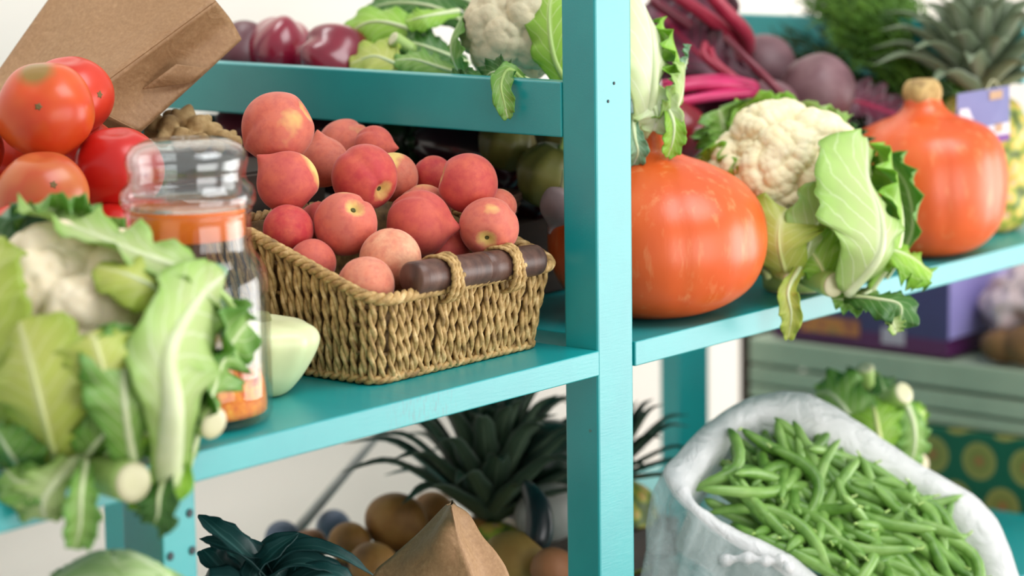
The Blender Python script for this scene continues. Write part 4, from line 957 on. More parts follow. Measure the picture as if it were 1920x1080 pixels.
def beet(label, c, r, ax, stems, sc=(1, 1, 1)):
    t = thing('beetroot', label, 'beetroot', c, 'beetroots in the next bay'); a, b_, ax = frame_of(ax)
    pr = smooth_prof([(0.001, -r*1.7), (r*0.05, -r*1.4), (r*.3, -r*1.02), (r*.85, -r*.55), (r, 0), (r*.82, r*.55), (r*.35, r*.82), (r*.2, r*.9)], 36)
    V, F = lathe_geo(pr, 40, c, ax, lambda th, u: 1+0.03*np.cos(2*th+1)+0.015*np.cos(5*th)); build('root', V, F, BEETM, t)
    for pts, rr, m in stems:
        V, F = tube_geo(catmull(S(*pts), 16), np.linspace(rr*1.25, rr*0.85, 16), 10); build('stem', V, F, m, t)
    return t
b1 = beet('round dusty beetroot on top, under the turquoise back rail', at(1430, 128, 3.22), 0.042, cdir(-.85, .1, .3), [([(1400, 90, 3.18), (1395, 60, 3.12), (1350, 10, 3.06), (1310, -40, 3.02)], .0085, BSTR), ([(1395, 110, 3.19), (1360, 60, 3.12), (1310, 20, 3.08), (1250, -20, 3.05)], .008, BSTR), ([(1400, 120, 3.18), (1340, 80, 3.13), (1280, 40, 3.1), (1220, 0, 3.08)], .007, BSTD)])
b2_ = beet('large oval beetroot resting just above the cream cauliflower', at(1530, 170, 3.10), 0.046, cdir(-.6, .65, .3), [([(1488, 205, 3.04), (1440, 150, 3.0), (1400, 110, 3.0), (1360, 70, 3.02)], .0045, BSTD)])
b3 = beet('beetroot with vivid magenta stems low beside the hanging leaves', at(1440, 210, 3.06), 0.038, cdir(-.95, .3, .2), [([(1415, 166, 3.03), (1360, 158, 3.0), (1300, 160, 2.98), (1240, 172, 2.97)], .0065, BSTEM), ([(1415, 172, 3.02), (1350, 178, 2.99), (1290, 188, 2.97), (1230, 200, 2.96)], .0055, BSTEM), ([(1412, 160, 3.04), (1360, 148, 3.02), (1300, 150, 3.0), (1240, 158, 3.0)], .005, BSTEM), ([(1400, 165, 3.05), (1345, 120, 3.05), (1330, 90, 3.06)], .0045, BSTR), ([(1400, 165, 3.05), (1325, 110, 3.05), (1322, 80, 3.06)], .0045, BSTR)])
def lfb(root, kind, pts, hw, **kw):
    d = np.mean([p[2] for p in pts]); return leaf_part(root, kind, S(*pts), hw*d/FPX, kw.pop('face', cdir(0, .4, 1)), BSTR, seed=int(abs(pts[-1][0])), **kw)
lfb(b3, 'beet', [(1400, 170, 3.08), (1330, 120, 3.08), (1270, 60, 3.1), (1220, 0, 3.12)], 60, cup=.2, ruf=.2, rib=.004)
lfb(b1, 'beet', [(1390, 130, 3.2), (1350, 60, 3.16), (1290, 0, 3.15), (1240, -40, 3.15)], 66, cup=.2, ruf=.2, rib=.004)
lfb(b3, 'beet', [(1420, 180, 3.10), (1370, 150, 3.10), (1310, 130, 3.1), (1230, 120, 3.1)], 60, cup=.2, ruf=.2, rib=.004)
lfb(b1, 'dark', [(1400, 150, 3.22), (1380, 120, 3.18), (1340, 90, 3.16), (1310, 60, 3.16)], 44, cup=.2, ruf=.2, rib=.003)
lfb(b3, 'beet', [(1420, 195, 3.12), (1370, 185, 3.12), (1310, 180, 3.12), (1250, 190, 3.12)], 60, cup=.1, ruf=.15, rib=.003)
lfb(b2_, 'beet', [(1560, 200, 3.16), (1600, 190, 3.15), (1640, 200, 3.16), (1710, 225, 3.18)], 46, cup=.2, ruf=.2, rib=.003)
# herbs
HERB = mat_mottled('dill_green', [(52, 92, 22), (82, 128, 32), (112, 158, 44)], 30, 0.5)
HERBD = mat_mottled('dark_herb_green', [(30, 56, 18), (50, 84, 26)], 30, 0.55)
g = np.random.default_rng(21)
def herb(name, label, base, tips, n, m, r=0.0014, bend=0.03):
    t = thing(name, label, 'herbs', at(*base)); mb = MB()
    for i in range(n):
        w_ = g.dirichlet(np.ones(len(tips))*0.7); q = np.array(tips, float).T@w_
        q += g.normal(size=3)*np.array([18, 18, 0.03]); p = np.array(base)+g.normal(size=3)*np.array([22, 16, 0.02])
        A, B = at(*p), at(*q); mid = (A+B)/2+g.normal(size=3)*bend*0.4+np.array([0, 0, bend*0.4])
        P = catmull([A, mid, B], 9); V, F = tube_geo(P, np.linspace(r*1.2, r*0.4, 9), 5); mb.add(V, F)
        for k in range(3, 9):
            for s in range(2):
                dv = (P[k]-P[k-1])*0.8+g.normal(size=3)*0.012; V, F = tube_geo(np.array([P[k-1], P[k-1]+dv*0.6, P[k-1]+dv]), [r*.6, r*.55, r*.2], 3); mb.add(V, F)
    mb.build('fronds', [m], t)
    mb = MB()
    for i in range(7):
        p = np.array(base)+g.normal(size=3)*np.array([24, 18, 0.02]); A = at(*p); B = A+cdir(.75, -.55, .35)*0.03
        V, F = tube_geo(np.array([A, (A+B)/2, B]), [.0022, .0026, .003], 8); mb.add(V, F)
    mb.build('stems', [CUTM], t); return t
herb('dill', 'bright green bunch of feathery dill behind the corky-stemmed pumpkin', (1770, 195, 3.30), [(1490, -40, 3.36), (1600, -50, 3.38), (1700, -50, 3.38), (1560, 60, 3.34), (1640, 40, 3.3), (1600, 120, 3.3)], 760, HERB, 0.0019)
herb('parsley', 'dark green herb bunch in the shade behind the beetroots', (1690, 235, 3.36), [(1400, 90, 3.42), (1480, 30, 3.44), (1560, 150, 3.38), (1540, 20, 3.44), (1600, 240, 3.36), (1620, 160, 3.36)], 560, HERBD, 0.002)
# pineapple with a purple tag
PINM, nt, b, o = new_mat('pineapple_skin')
v = coords(nt, (1, 1, 1)); vo = nt.nodes.new('ShaderNodeTexVoronoi'); vo.inputs['Scale'].default_value = 62; nt.links.new(v, vo.inputs['Vector'])
c = ramp(nt, vo.outputs['Distance'], [(0.1, lin((226, 176, 150))), (0.4, lin((222, 190, 84))), (0.62, lin((150, 168, 60))), (0.8, lin((92, 108, 48)))])
nt.links.new(c, b.inputs['Base Color']); b.inputs['Roughness'].default_value = 0.5; bump(nt, b, vo.outputs['Distance'], -0.6, 0.004)
def crown(parent, c, ax, n, L, W, kind, seed, spread=1.0):
    g = np.random.default_rng(seed); mb = MB(); a, b_, ax = frame_of(ax)
    for i in range(n):
        u = i/(n-1); th = i*2.39996; el = (1-u)**1.0*spread*1.05+0.08
        d = ax*math.cos(el)+(a*math.cos(th)+b_*math.sin(th))*math.sin(el); ou = a*math.cos(th)+b_*math.sin(th)
        l = L*(0.62+0.38*math.sin(math.pi*min(1, 0.25+u*0.75)))*g.uniform(.85, 1.1); p0 = c+ax*(u*0.035)+ou*0.006
        P = [p0, p0+d*l*0.4+ax*l*0.06, p0+d*l*0.75+ax*l*0.07, p0+d*l+ou*l*0.12*(1-u)-np.array([0, 0, l*0.10])*(1-u)]
        leaf_geo(mb, P, W*g.uniform(.85, 1.1), ax+ou*0.01-d*0.0 if u < .9 else a, cup=0.55, ruf=0.0, rib=0, prof='blade', nu=14, nv=7, seed=i)
    return mb.build('crown', [LEAF[kind], RIBM], parent)
def pineapple(label, c, r, h, ax, kind, seed, L=0.13, W=0.011, n=42, spread=1.0, ci=0.48):
    t = thing('pineapple', label, 'pineapple', c); ax = np.asarray(ax, float)/np.linalg.norm(ax)
    pr = smooth_prof([(0.004, 0), (r*.7, 0.002), (r*.95, h*.14), (r, h*.4), (r*.97, h*.65), (r*.8, h*.88), (r*.5, h*.985), (0.006, h)], 60)
    V, F = lathe_geo(pr, 72, c, ax); D = V-c; zz = D@ax; a, b_, _ = frame_of(ax); th = np.arctan2(D@b_, D@a)
    bmp = np.abs(np.sin(4*th+zz*150*0.55))*np.abs(np.sin(4*th-zz*150*0.55)); rad = D-np.outer(zz, ax)
    V = V+rad*(0.09*bmp-0.04)[:, None]; build('body', V, F, PINM, t)
    crown(t, c+ax*(h-0.004), ax, n, L, W, kind, seed, spread); return t
pc = onp(1936, 432, 2, 0.0); pc = np.array([0.895, 0.100, 0.0])
pa = pineapple('pineapple standing beside the second pumpkin, a purple tag on it', pc, 0.062, 0.165, (-0.05, 0.0, 1), 'grey', 4, L=0.135, W=0.018, n=64, spread=1.12)
# tag card
TAGM = mat_mottled('purple_card', [(116, 118, 166), (132, 132, 178)], 14, 0.5); TAGW = mat_mottled('card_print', [(206, 204, 214), (224, 222, 228)], 30, 0.5); TAGV = mat_mottled('violet_print', [(112, 62, 140), (128, 78, 152)], 30, 0.5); TAGG = mat_mottled('gold_print', [(176, 140, 110), (196, 160, 124)], 30, 0.5)
tg = thing('label_card', 'purple printed card hanging from the pineapple', 'tag', at(1846, 218, 3.08))
def card(mb, q, d, t, mi):
    P = [at(px, py, dd+d) for px, py, dd in q]; n = np.cross(P[1]-P[0], P[3]-P[0]); n /= np.linalg.norm(n)
    V = np.array(P+[p+n*t for p in P]); mb.add(V, [(3, 2, 1, 0), (4, 5, 6, 7), (0, 1, 5, 4), (1, 2, 6, 5), (2, 3, 7, 6), (3, 0, 4, 7)], mi)
mb = MB(); card(mb, [(1795, 176, 3.07), (1893, 160, 3.10), (1893, 262, 3.105), (1838, 271, 3.085)], 0, 0.0008, 0)
card(mb, [(1795, 176, 3.07), (1838, 271, 3.085), (1833, 236, 3.083), (1793, 232, 3.07)][::1], 0.0, 0.0008, 0)
card(mb, [(1838, 240, 3.0835), (1893, 228, 3.103), (1893, 250, 3.104), (1838, 258, 3.0845)], -0.0012, 0.0004, 1)
card(mb, [(1836, 258, 3.0845), (1893, 250, 3.104), (1893, 263, 3.1045), (1838, 272, 3.085)], -0.0012, 0.0004, 2)
card(mb, [(1800, 205, 3.0715), (1816, 203, 3.0765), (1826, 226, 3.0795), (1797, 228, 3.0705)], -0.0012, 0.0004, 1)
card(mb, [(1856, 172, 3.0885), (1880, 168, 3.0965), (1880, 184, 3.097), (1856, 188, 3.089)], -0.0012, 0.0004, 3)
card(mb, [(1866, 233, 3.0935), (1880, 230, 3.0985), (1880, 246, 3.099), (1866, 248, 3.094)], -0.0018, 0.0004, 3)
mb.build('card', [TAGM, TAGW, TAGV, TAGG], tg, smooth=False)
V, F = tube_geo(catmull([at(1850, 168, 3.085), at(1862, 150, 3.12), at(1880, 170, 3.17)], 10), 0.0008, 6); build('string', V, F, CUTM, tg)

# ------------------------------------------------------------------ bag of green beans
BAGW, nt, b, o = new_mat('white_plastic_film')
v = coords(nt, (1, 1, 1)); b.inputs['Base Color'].default_value = lin((246, 246, 246)); b.inputs['Roughness'].default_value = 0.3
bump(nt, b, noise(nt, coords(nt, (1, 1, 1)), 26, 5, 0.6, 2.0), 0.9, 0.006)
tr = nt.nodes.new('ShaderNodeBsdfTranslucent'); tr.inputs[0].default_value = lin((244, 244, 244)); mx = nt.nodes.new('ShaderNodeMixShader'); mx.inputs[0].default_value = 0.35
nt.links.new(b.outputs[0], mx.inputs[1]); nt.links.new(tr.outputs[0], mx.inputs[2]); nt.links.new(mx.outputs[0], o.inputs[0])
BAGC, nt, b, o = new_mat('clear_plastic_film')
b.inputs['Base Color'].default_value = lin((205, 218, 218)); b.inputs['Roughness'].default_value = 0.22
f = noise(nt, coords(nt, (1, 1, 1)), 22, 4, 0.6, 1.5); bump(nt, b, f, 0.7, 0.006)
tp = nt.nodes.new('ShaderNodeBsdfTransparent'); tp.inputs[0].default_value = (0.92, 0.97, 0.97, 1); mx = nt.nodes.new('ShaderNodeMixShader')
nt.links.new(ramp(nt, f, [(0.35, (.22, .22, .22, 1)), (0.7, (.6, .6, .6, 1))]), mx.inputs[0]); nt.links.new(tp.outputs[0], mx.inputs[1]); nt.links.new(b.outputs[0], mx.inputs[2]); nt.links.new(mx.outputs[0], o.inputs[0])
def bag_d(px, py): return 2.78+.0003*(px-1500)-.0005*(py-900)
outer = [(1248, 888), (1275, 845), (1330, 788), (1400, 745), (1480, 733), (1560, 757), (1650, 815), (1750, 885), (1850, 950), (1900, 1040), (1925, 1150), (1840, 1230), (1700, 1230), (1580, 1170), (1470, 1072), (1380, 1018), (1310, 965)]
inner = [(1303, 932), (1332, 878), (1388, 806), (1440, 786), (1500, 800), (1580, 838), (1665, 880), (1752, 930), (1825, 1000), (1866, 1080), (1878, 1150), (1810, 1190), (1710, 1195), (1610, 1140), (1510, 1056), (1410, 1004), (1345, 968)]
nb = 110
def closed_cat(pts, n):
    P = np.asarray(pts, float); return catmull(np.vstack([P[-1:], P, P[:2]]), (len(P)+2)*20+1)[20:-20][np.linspace(0, len(P)*20, n, endpoint=False).astype(int)]
oc_, ic_ = closed_cat(outer, nb), closed_cat(inner, nb)
OP = np.array([at(a, b_, bag_d(a, b_)) for a, b_ in oc_]); IP = np.array([at(a, b_, bag_d(a, b_)) for a, b_ in ic_])
cen = IP.mean(axis=0); nrm = np.cross(at(1700, 950, bag_d(1700, 950))-at(1500, 950, bag_d(1500, 950)), at(1600, 850, bag_d(1600, 850))-at(1600, 1050, bag_d(1600, 1050))); nrm /= np.linalg.norm(nrm)
if nrm@FWD > 0: nrm = -nrm
ang = np.linspace(0, 2*math.pi, nb, endpoint=False); wr = 0.0022*np.sin(ang*5)+0.0016*(np.abs(np.mod(ang*3.7, 2)-1)-.5)+0.0014*(np.abs(np.mod(ang*8.3+.4, 2)-1)-.5)
rows = []
rows.append(IP+(cen-IP)*0.10-nrm*0.085); rows.append(IP+(cen-IP)*0.05-nrm*0.04); rows.append(IP-nrm*0.010+np.outer(wr, nrm)*0.5)
rows.append(IP*0.8+OP*0.2+np.outer(0.002+wr, nrm)); rows.append(IP*0.45+OP*0.55+np.outer(0.003+wr*1.2, nrm)); rows.append(OP*0.95+IP*0.05+np.outer(0.001+wr, nrm)); rows.append(OP-nrm*0.006+np.outer(wr, nrm))
def loft(rows, k):
    V = np.vstack(rows); F = []
    for i in range(len(rows)-1):
        for j in range(k):
            j2 = (j+1) % k; F.append((i*k+j, i*k+j2, (i+1)*k+j2, (i+1)*k+j))
    return V, F
BB = thing('plastic_bag', 'white and clear plastic bag standing open, full of green beans', 'bag', (cen[0], cen[1], -0.406))
V, F = loft(rows, nb); build('rolled_rim', V, F, BAGW, BB)
hc = cen.copy(); rows2 = [OP-nrm*0.004]
for t, gx in ((0.10, 1.03), (0.25, 1.08), (0.45, 1.12), (0.65, 1.14), (0.85, 1.10), (1.0, 0.98)):
    P = hc+(OP-hc)*gx; P[:, 2] = OP[:, 2]*(1-t)+(-0.404)*t; P[:, :2] += (0.006*np.sin(ang*13+t*5)+0.004*np.sin(ang*29-t*7))[:, None]*((OP-hc)[:, :2]/np.linalg.norm((OP-hc)[:, :2], axis=1)[:, None])
    P[:, 1] = np.maximum(P[:, 1], OP[:, 1]*0.6-0.04); rows2.append(P)
V, F = loft(rows2, nb); build('film', V, F, BAGC, BB)
# knotted handle on the near edge
V, F = tube_geo(catmull(S((1350, 1052, 2.69), (1400, 1046, 2.68), (1440, 1052, 2.675), (1470, 1050, 2.675), (1482, 1075, 2.67)), 24), 0.005+0.002*np.sin(np.arange(24)*1.3), 10); build('handle_loop', V, F, BAGW, BB)
BEAN = [mat_mottled('bean_skin', [(70, 116, 38), (98, 142, 56), (120, 162, 76)], 40, 0.4, 0.1, 60), mat_mottled('light_bean_skin', [(92, 138, 54), (118, 160, 74), (138, 176, 94)], 40, 0.4, 0.1, 60)]
g = np.random.default_rng(31); bean_me = []
for k in range(10):
    L = g.uniform(0.10, 0.165); cur = g.uniform(0.2, 1.5)*g.choice([-1, 1]); n = 26; u = np.linspace(-1, 1, n)
    P = np.column_stack([u*L/2*(1-0.08*cur**2), (u**2-0.33)*cur*L*0.22, 0.004*np.sin(u*4+k)*g.uniform(-1, 1)])
    R = 0.0064*np.clip(1-np.abs(u)**5, 0.0, 1)**0.5*(1+0.05*np.sin(u*22+k)); R = np.maximum(R, 0.0009)
    V, F = tube_geo(P, R, 10); me = bpy.data.meshes.new('green_bean'); me.from_pydata(V.tolist(), [], F); me.materials.append(BEAN[k % 2]); me.polygons.foreach_set('use_smooth', [True]*len(F)); me.update()
    P2 = [P[-1], P[-1]+np.array([.003, .001, .001]), P[-1]+np.array([.0055, .003, .001])]; V2, F2 = tube_geo(np.array(P2), [.0018, .0011, .0014], 7)
    me2 = bpy.data.meshes.new('stem_end'); me2.from_pydata(V2.tolist(), [], F2); me2.materials.append(STEMG)
    bean_me.append((me, me2, L))
poly = np.array(inner, float); poly = poly.mean(axis=0)+(poly-poly.mean(axis=0))*1.035
def inside(p):
    c = False; j = len(poly)-1
    for i in range(len(poly)):
        if (poly[i, 1] > p[1]) != (poly[j, 1] > p[1]) and p[0] < (poly[j, 0]-poly[i, 0])*(p[1]-poly[i, 1])/(poly[j, 1]-poly[i, 1])+poly[i, 0]: c = not c
        j = i
    return c
e1 = at(1700, 950, bag_d(1700, 950))-at(1500, 950, bag_d(1500, 950)); e1 /= np.linalg.norm(e1); e2 = np.cross(nrm, e1)
def pix(P):
    c = P-CAM; z = c@FWD; return np.array([CX+FPX*(c@RIGHT)/z, CY-FPX*(c@UP)/z])
bean_label = 'slim green bean heaped with the others in the open plastic bag'
cnt = 0; tries = 0; NB = 240
while cnt < NB and tries < 40000:
    tries += 1; lay = cnt/NB
    px, py = g.uniform(1295, 1885), g.uniform(775, 1150)
    if not inside((px, py)): continue
    me, me2, L = bean_me[g.integers(10)]; th = g.normal(-1.1, 0.6) if g.random() < 0.5 else g.uniform(-3.14, 3.14)
    d = e1*math.cos(th)+e2*math.sin(th); h = -0.036+0.044*lay+g.normal()*0.004
    p = at(px, py, bag_d(px, py))+nrm*h
    tilt = g.normal()*0.2; d = d*math.cos(tilt)+nrm*math.sin(tilt)
    if not (inside(pix(p+d*L*0.5)) and inside(pix(p-d*L*0.5))): continue
    o = bpy.data.objects.new('green_bean', me); COL.objects.link(o); side = np.cross(nrm, d); side /= np.linalg.norm(side); up2 = np.cross(d, side)
    roll = g.normal()*0.5; s2 = side*math.cos(roll)+up2*math.sin(roll); u2 = np.cross(d, s2)
    mw = Matrix.Identity(4)
    for i in range(3): mw[i][0], mw[i][1], mw[i][2], mw[i][3] = d[i], s2[i], u2[i], p[i]
    o.matrix_world = mw; tag(o, bean_label, 'green bean', 'green beans in the plastic bag')
    c2 = bpy.data.objects.new('stem_end', me2); COL.objects.link(c2); c2.parent = o
    cnt += 1
#PART5
# ------------------------------------------------------------------ behind the bean bag
k4 = at(1635, 790, 3.14)
C4 = thing('cauliflower', 'leafy cauliflower standing behind the bag of green beans', 'cauliflower', (k4[0], k4[1], -0.406))
V, F = curd_geo(k4-np.array([0, 0, 0.075]), 0.075, cdir(0, -.7, .6), 5, 12, 0.9, counts=(24, 150, 700)); build('curd', V, F, CURDG, C4)
def lf4(kind, pts, hw, **kw):
    d = np.mean([p[2] for p in pts]); P = S(*pts); face = kw.pop('face', None)
    if face is None: face = k4-P[len(P)//2]
    return leaf_part(C4, kind, P, hw*d/FPX, face, seed=int(abs(pts[-1][0])), **kw)
lf4('mid', [(1640, 880, 3.08), (1600, 790, 3.05), (1560, 740, 3.06), (1530, 735, 3.08)], 56, cup=.3, ruf=.2, rib=.005)
lf4('bright', [(1660, 900, 3.06), (1650, 830, 3.03), (1640, 770, 3.04), (1630, 740, 3.08)], 48, cup=.3, ruf=.15, rib=.006, ribm=RIBY)
lf4('dark', [(1650, 820, 3.12), (1660, 750, 3.10), (1650, 705, 3.12)], 46, cup=.3, ruf=.3, rib=.004)
lf4('pale', [(1630, 820, 3.16), (1625, 740, 3.14), (1620, 690, 3.15)], 30, cup=.3, ruf=.3, rib=.005)
lf4('dark', [(1600, 800, 3.16), (1580, 730, 3.16), (1590, 700, 3.17)], 40, cup=.3, ruf=.3, rib=.004)
lf4('mid', [(1690, 740, 3.06), (1712, 790, 3.04), (1715, 840, 3.04), (1700, 890, 3.05)], 34, cup=.3, ruf=.3, rib=.005)
lf4('bright', [(1690, 850, 3.10), (1720, 790, 3.09), (1735, 770, 3.10)], 30, cup=.3, ruf=.3, rib=.003)
cut_stem(C4, at(1650, 760, 3.08), at(1696, 736, 3.045), 22*3.05/FPX)
cut_stem(C4, at(1625, 740, 3.12), at(1622, 688, 3.10), 17*3.1/FPX)
# stacked produce crates beyond the shelf end, their sides facing the camera
CX0 = 1.15
pl, pr_ = onp(1426, 640, 0, CX0), onp(1925, 692, 0, CX0); ztop = (pl[2]+pr_[2])/2
GREYC = mat_mottled('grey_green_plastic', [(150, 166, 144), (168, 182, 158)], 8, 0.5)
y1c, y0c = pl[1]+0.02, -0.05
gcr = thing('plastic_crate', 'grey green slatted plastic crate behind the bean bag', 'crate', (CX0+0.17, (y0c+y1c)/2, ztop-0.17))
hh = ztop-onp(1830, 806, 0, CX0)[2]
for i, (a, b_) in enumerate(((0.58, 1.0), (0.24, 0.53), (0.0, 0.20))):
    for bx in ((CX0, CX0+.012, y0c, y1c), (CX0+.33, CX0+.342, y0c, y1c), (CX0+.012, CX0+.33, y0c, y0c+.012), (CX0+.012, CX0+.33, y1c-.012, y1c)):
        build('slat', *box_geo(*bx, ztop-hh+hh*a, ztop-hh+hh*b_, 0.003), GREYC, gcr, smooth=False)
for yy in (y0c+.001, y1c-.041): build('corner_post', *box_geo(CX0+.0122, CX0+.03, yy+.012, yy+.028, ztop-hh, ztop-.002, 0.002), GREYC, gcr, smooth=False)
build('base_board', *box_geo(CX0+.0125, CX0+.3295, y0c+.0125, y1c-.0125, ztop-hh, ztop-hh+.01, 0), GREYC, gcr, smooth=False)
build('top_board', *box_geo(CX0+.0125, CX0+.3295, y0c+.0125, y1c-.0125, ztop-.02, ztop-.004, 0), GREYC, gcr, smooth=False)
# patterned green carton under it
CART, nt, b, o = new_mat('patterned_green_carton')
tc = nt.nodes.new('ShaderNodeTexCoord'); sx = nt.nodes.new('ShaderNodeSeparateXYZ'); nt.links.new(tc.outputs['Object'], sx.inputs[0])
pit = 0.072
row = math_n(nt, 'FLOOR', math_n(nt, 'DIVIDE', sx.outputs[2], pit*0.8))
yy = math_n(nt, 'ADD', math_n(nt, 'DIVIDE', math_n(nt, 'ADD', sx.outputs[0], sx.outputs[1]), pit), math_n(nt, 'MULTIPLY', row, 0.5))
fy = math_n(nt, 'MULTIPLY', math_n(nt, 'SUBTRACT', math_n(nt, 'FRACT', yy), 0.5), pit); fz = math_n(nt, 'MULTIPLY', math_n(nt, 'SUBTRACT', math_n(nt, 'FRACT', math_n(nt, 'DIVIDE', sx.outputs[2], pit*0.8)), 0.5), pit*0.8)
dd = math_n(nt, 'SQRT', math_n(nt, 'ADD', math_n(nt, 'MULTIPLY', fy, fy), math_n(nt, 'MULTIPLY', fz, fz)))
c = ramp(nt, math_n(nt, 'DIVIDE', dd, 0.05), [(0.0, lin((168, 92, 60))), (0.12, lin((150, 122, 66))), (0.22, lin((120, 130, 62))), (0.49, lin((150, 148, 78))), (0.53, lin((4, 92, 66))), (1.0, lin((4, 96, 70)))])
nt.links.new(c, b.inputs['Base Color']); b.inputs['Roughness'].default_value = 0.5
zc1 = ztop-hh-0.002
tag(build('carton', *box_geo(CX0-0.01, CX0+0.36, y0c-.02, y1c-.02, zc1-0.165, zc1, 0.003), CART, None, (CX0+.17, 0.2, zc1-0.009), smooth=False), 'green carton printed with round tan medallions below the grey crate', 'carton')
TEALB = mat_mottled('dark_teal_crate', [(6, 108, 108), (10, 122, 120)], 8, 0.5)
tag(build('plastic_box', *box_geo(CX0-0.03, CX0+0.38, y0c-.12, y1c, -0.96, zc1-0.1655, 0.004), TEALB, None, None, smooth=False), 'teal box at the very bottom of the stack under the patterned carton', 'box')
# purple carton on the grey crate
PURP = mat_mottled('purple_carton', [(52, 50, 92), (62, 60, 108)], 6, 0.45); PURD = mat_mottled('plum_band', [(72, 22, 70), (86, 32, 84)], 8, 0.45)
pcn = onp(1776, 655, 0, CX0+0.02); yc = pcn[1]
ppl = thing('carton', 'purple printed carton lying on the grey green crate', 'carton', (CX0+.17, yc+.15, ztop))
x0p = CX0+0.02
build('box_body', *box_geo(x0p, CX0+0.33, yc, y1c-0.03, ztop+0.0005, ztop+0.16, 0.002), PURP, ppl, smooth=False)
build('bottom_band', *box_geo(x0p-.001, CX0+0.331, yc-.001, y1c-0.029, ztop+0.0006, ztop+0.024, 0.001), PURD, ppl, smooth=False)
def facepatch(name, pxa, pya, pxb, pyb, m, off, lab=None):
    a_, c_ = onp(pxa, pya, 0, x0p), onp(pxb, pyb, 0, x0p)
    o = build(name, *box_geo(x0p-off, x0p-off+.0008, min(a_[1], c_[1]), max(a_[1], c_[1]), min(a_[2], c_[2]), max(a_[2], c_[2]), 0), m, ppl, smooth=False)
    if lab: o['label'] = lab
facepatch('picture_panel', 1500, 588, 1612, 632, mat_mottled('printed_picture', [(120, 60, 70), (190, 120, 60), (110, 110, 70)], 30, 0.5), .002, 'printed picture of food')
facepatch('white_label', 1655, 612, 1698, 648, mat_mottled('white_print', [(170, 160, 176), (186, 178, 190)], 30, 0.5), .003, 'pale label')
LITEND = mat_mottled('lit_carton_end', [(150, 140, 206), (168, 160, 220)], 8, 0.4)  # daylight on the purple carton's end face, put into a lighter colour
build('lit_end_panel', *box_geo(x0p+.001, CX0+0.329, yc-.0025, yc-.0012, ztop+0.026, ztop+0.158, 0), LITEND, ppl, smooth=False)['label'] = 'end of the carton, daylight painted in as lilac'
PINKB = mat_mottled('pinkish_film', [(176, 148, 150), (206, 186, 190), (150, 116, 104)], 26, 0.3, 0.6, 40)
pk = onp(1860, 625, 0, CX0+0.10); D, F = ico(5); R = 1+0.10*sph_noise(D, 3, freq=3)+0.05*sph_noise(D, 8, freq=9)
P = D*R[:, None]*np.array([0.09, 0.075, 0.075]); P[:, 2] = np.maximum(P[:, 2], -0.062); P += np.array([CX0+0.13, yc-0.085, ztop+0.0625])
tag(build('produce_bag', P, F, PINKB), 'crumpled pinkish bag of produce beside the purple carton', 'bag')
BRN = mat_mottled('brown_root_skin', [(92, 62, 32), (130, 92, 50)], 30, 0.7)
for i, (px, py, r) in enumerate(((1880, 655, .026), (1930, 660, .03))):
    p = onp(px, py, 0, CX0+0.035); p[2] = ztop+r*0.9
    V, F = blob_geo(p, r, 4, (1, 1.2, .88), None, i, .05); tag(build('potato', V, F, BRN), ['dark brown potato in front of the pinkish bag on the crate', 'dark brown potato at the picture edge on the crate'][i], 'potato', 'potatoes on the grey crate')
DKB = mat_mottled('dark_brown_board', [(44, 32, 24), (60, 46, 36)], 8, 0.7, 0.1, 40, stretch=(1, 1, 6))
pp = onp(1432, 720, 1, 0.70)
tag(build('wooden_plank', *box_geo(pp[0]-.035, pp[0]+.10, 0.70, 0.72, -0.999, 0.10, 0.002), DKB, None, None, smooth=False), 'dark brown plank upright behind the back post', 'plank')

# ------------------------------------------------------------------ lower left bay
crate('wooden_box', 'dark wooden box carrying the potatoes under the middle shelf', 0.12, 0.50, 0.27, 0.47, -0.4055, -0.30, 2)
crate('wooden_box', 'dark wooden box under the green cabbage', -0.70, -0.56, -0.14, 0.0, -0.999, -0.186, 5)
POT = mat_mottled('russet_skin', [(112, 72, 28), (146, 98, 42), (168, 120, 60)], 26, 0.6, 0.15, 140)
POTY = mat_mottled('yellow_brown_skin', [(150, 112, 52), (178, 140, 72)], 24, 0.6, 0.15, 140)
POTR = mat_mottled('reddish_brown_skin', [(128, 78, 44), (160, 104, 66)], 24, 0.6)
for i, (px, py, rp, dd, m, lab) in enumerate((
    (740, 978, 57, 2.95, POT, 'largest russet potato, standing clear beside the paper bag tip'),
    (812, 962, 40, 3.08, POT, 'russet potato peeping out behind the paper bag tip'),
    (655, 1018, 40, 2.93, POT, 'dark russet potato above the leek leaves'),
    (583, 1022, 32, 3.0, POTR, 'small reddish potato near the foot of the grey rod'),
    (962, 1052, 58, 2.80, POTY, 'yellow-brown potato against the open edge of the paper bag'),
    (1036, 1064, 40, 2.76, POTR, 'brown potato beside the turquoise post at the bottom'),
    (700, 1060, 46, 2.86, POT, 'shaded russet potato behind the leek tips'),
    (890, 1010, 40, 2.98, POT, 'potato hidden in the shade under the pineapple crown'))):
    c = at(px, py, dd); r = rp*dd/FPX; D, F = ico(4); R = 1+0.04*sph_noise(D, i, freq=1.6)-0.05*np.exp(-(np.arccos(np.clip(D@cdir(.45, -.1, .9), -1, 1))/0.2)**2)
    tag(build('potato', c+D*R[:, None]*r*np.array([1, 1.05, .97]), F, m, None, c), lab, 'potato', 'potatoes under the shelf')
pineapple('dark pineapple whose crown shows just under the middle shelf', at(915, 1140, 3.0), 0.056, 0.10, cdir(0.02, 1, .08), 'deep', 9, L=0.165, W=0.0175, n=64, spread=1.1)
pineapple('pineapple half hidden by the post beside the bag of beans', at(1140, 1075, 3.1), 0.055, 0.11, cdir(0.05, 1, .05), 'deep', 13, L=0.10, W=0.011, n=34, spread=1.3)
MEL = mat_mottled('dark_melon_skin', [(14, 34, 22), (26, 52, 34)], 10, 0.35)
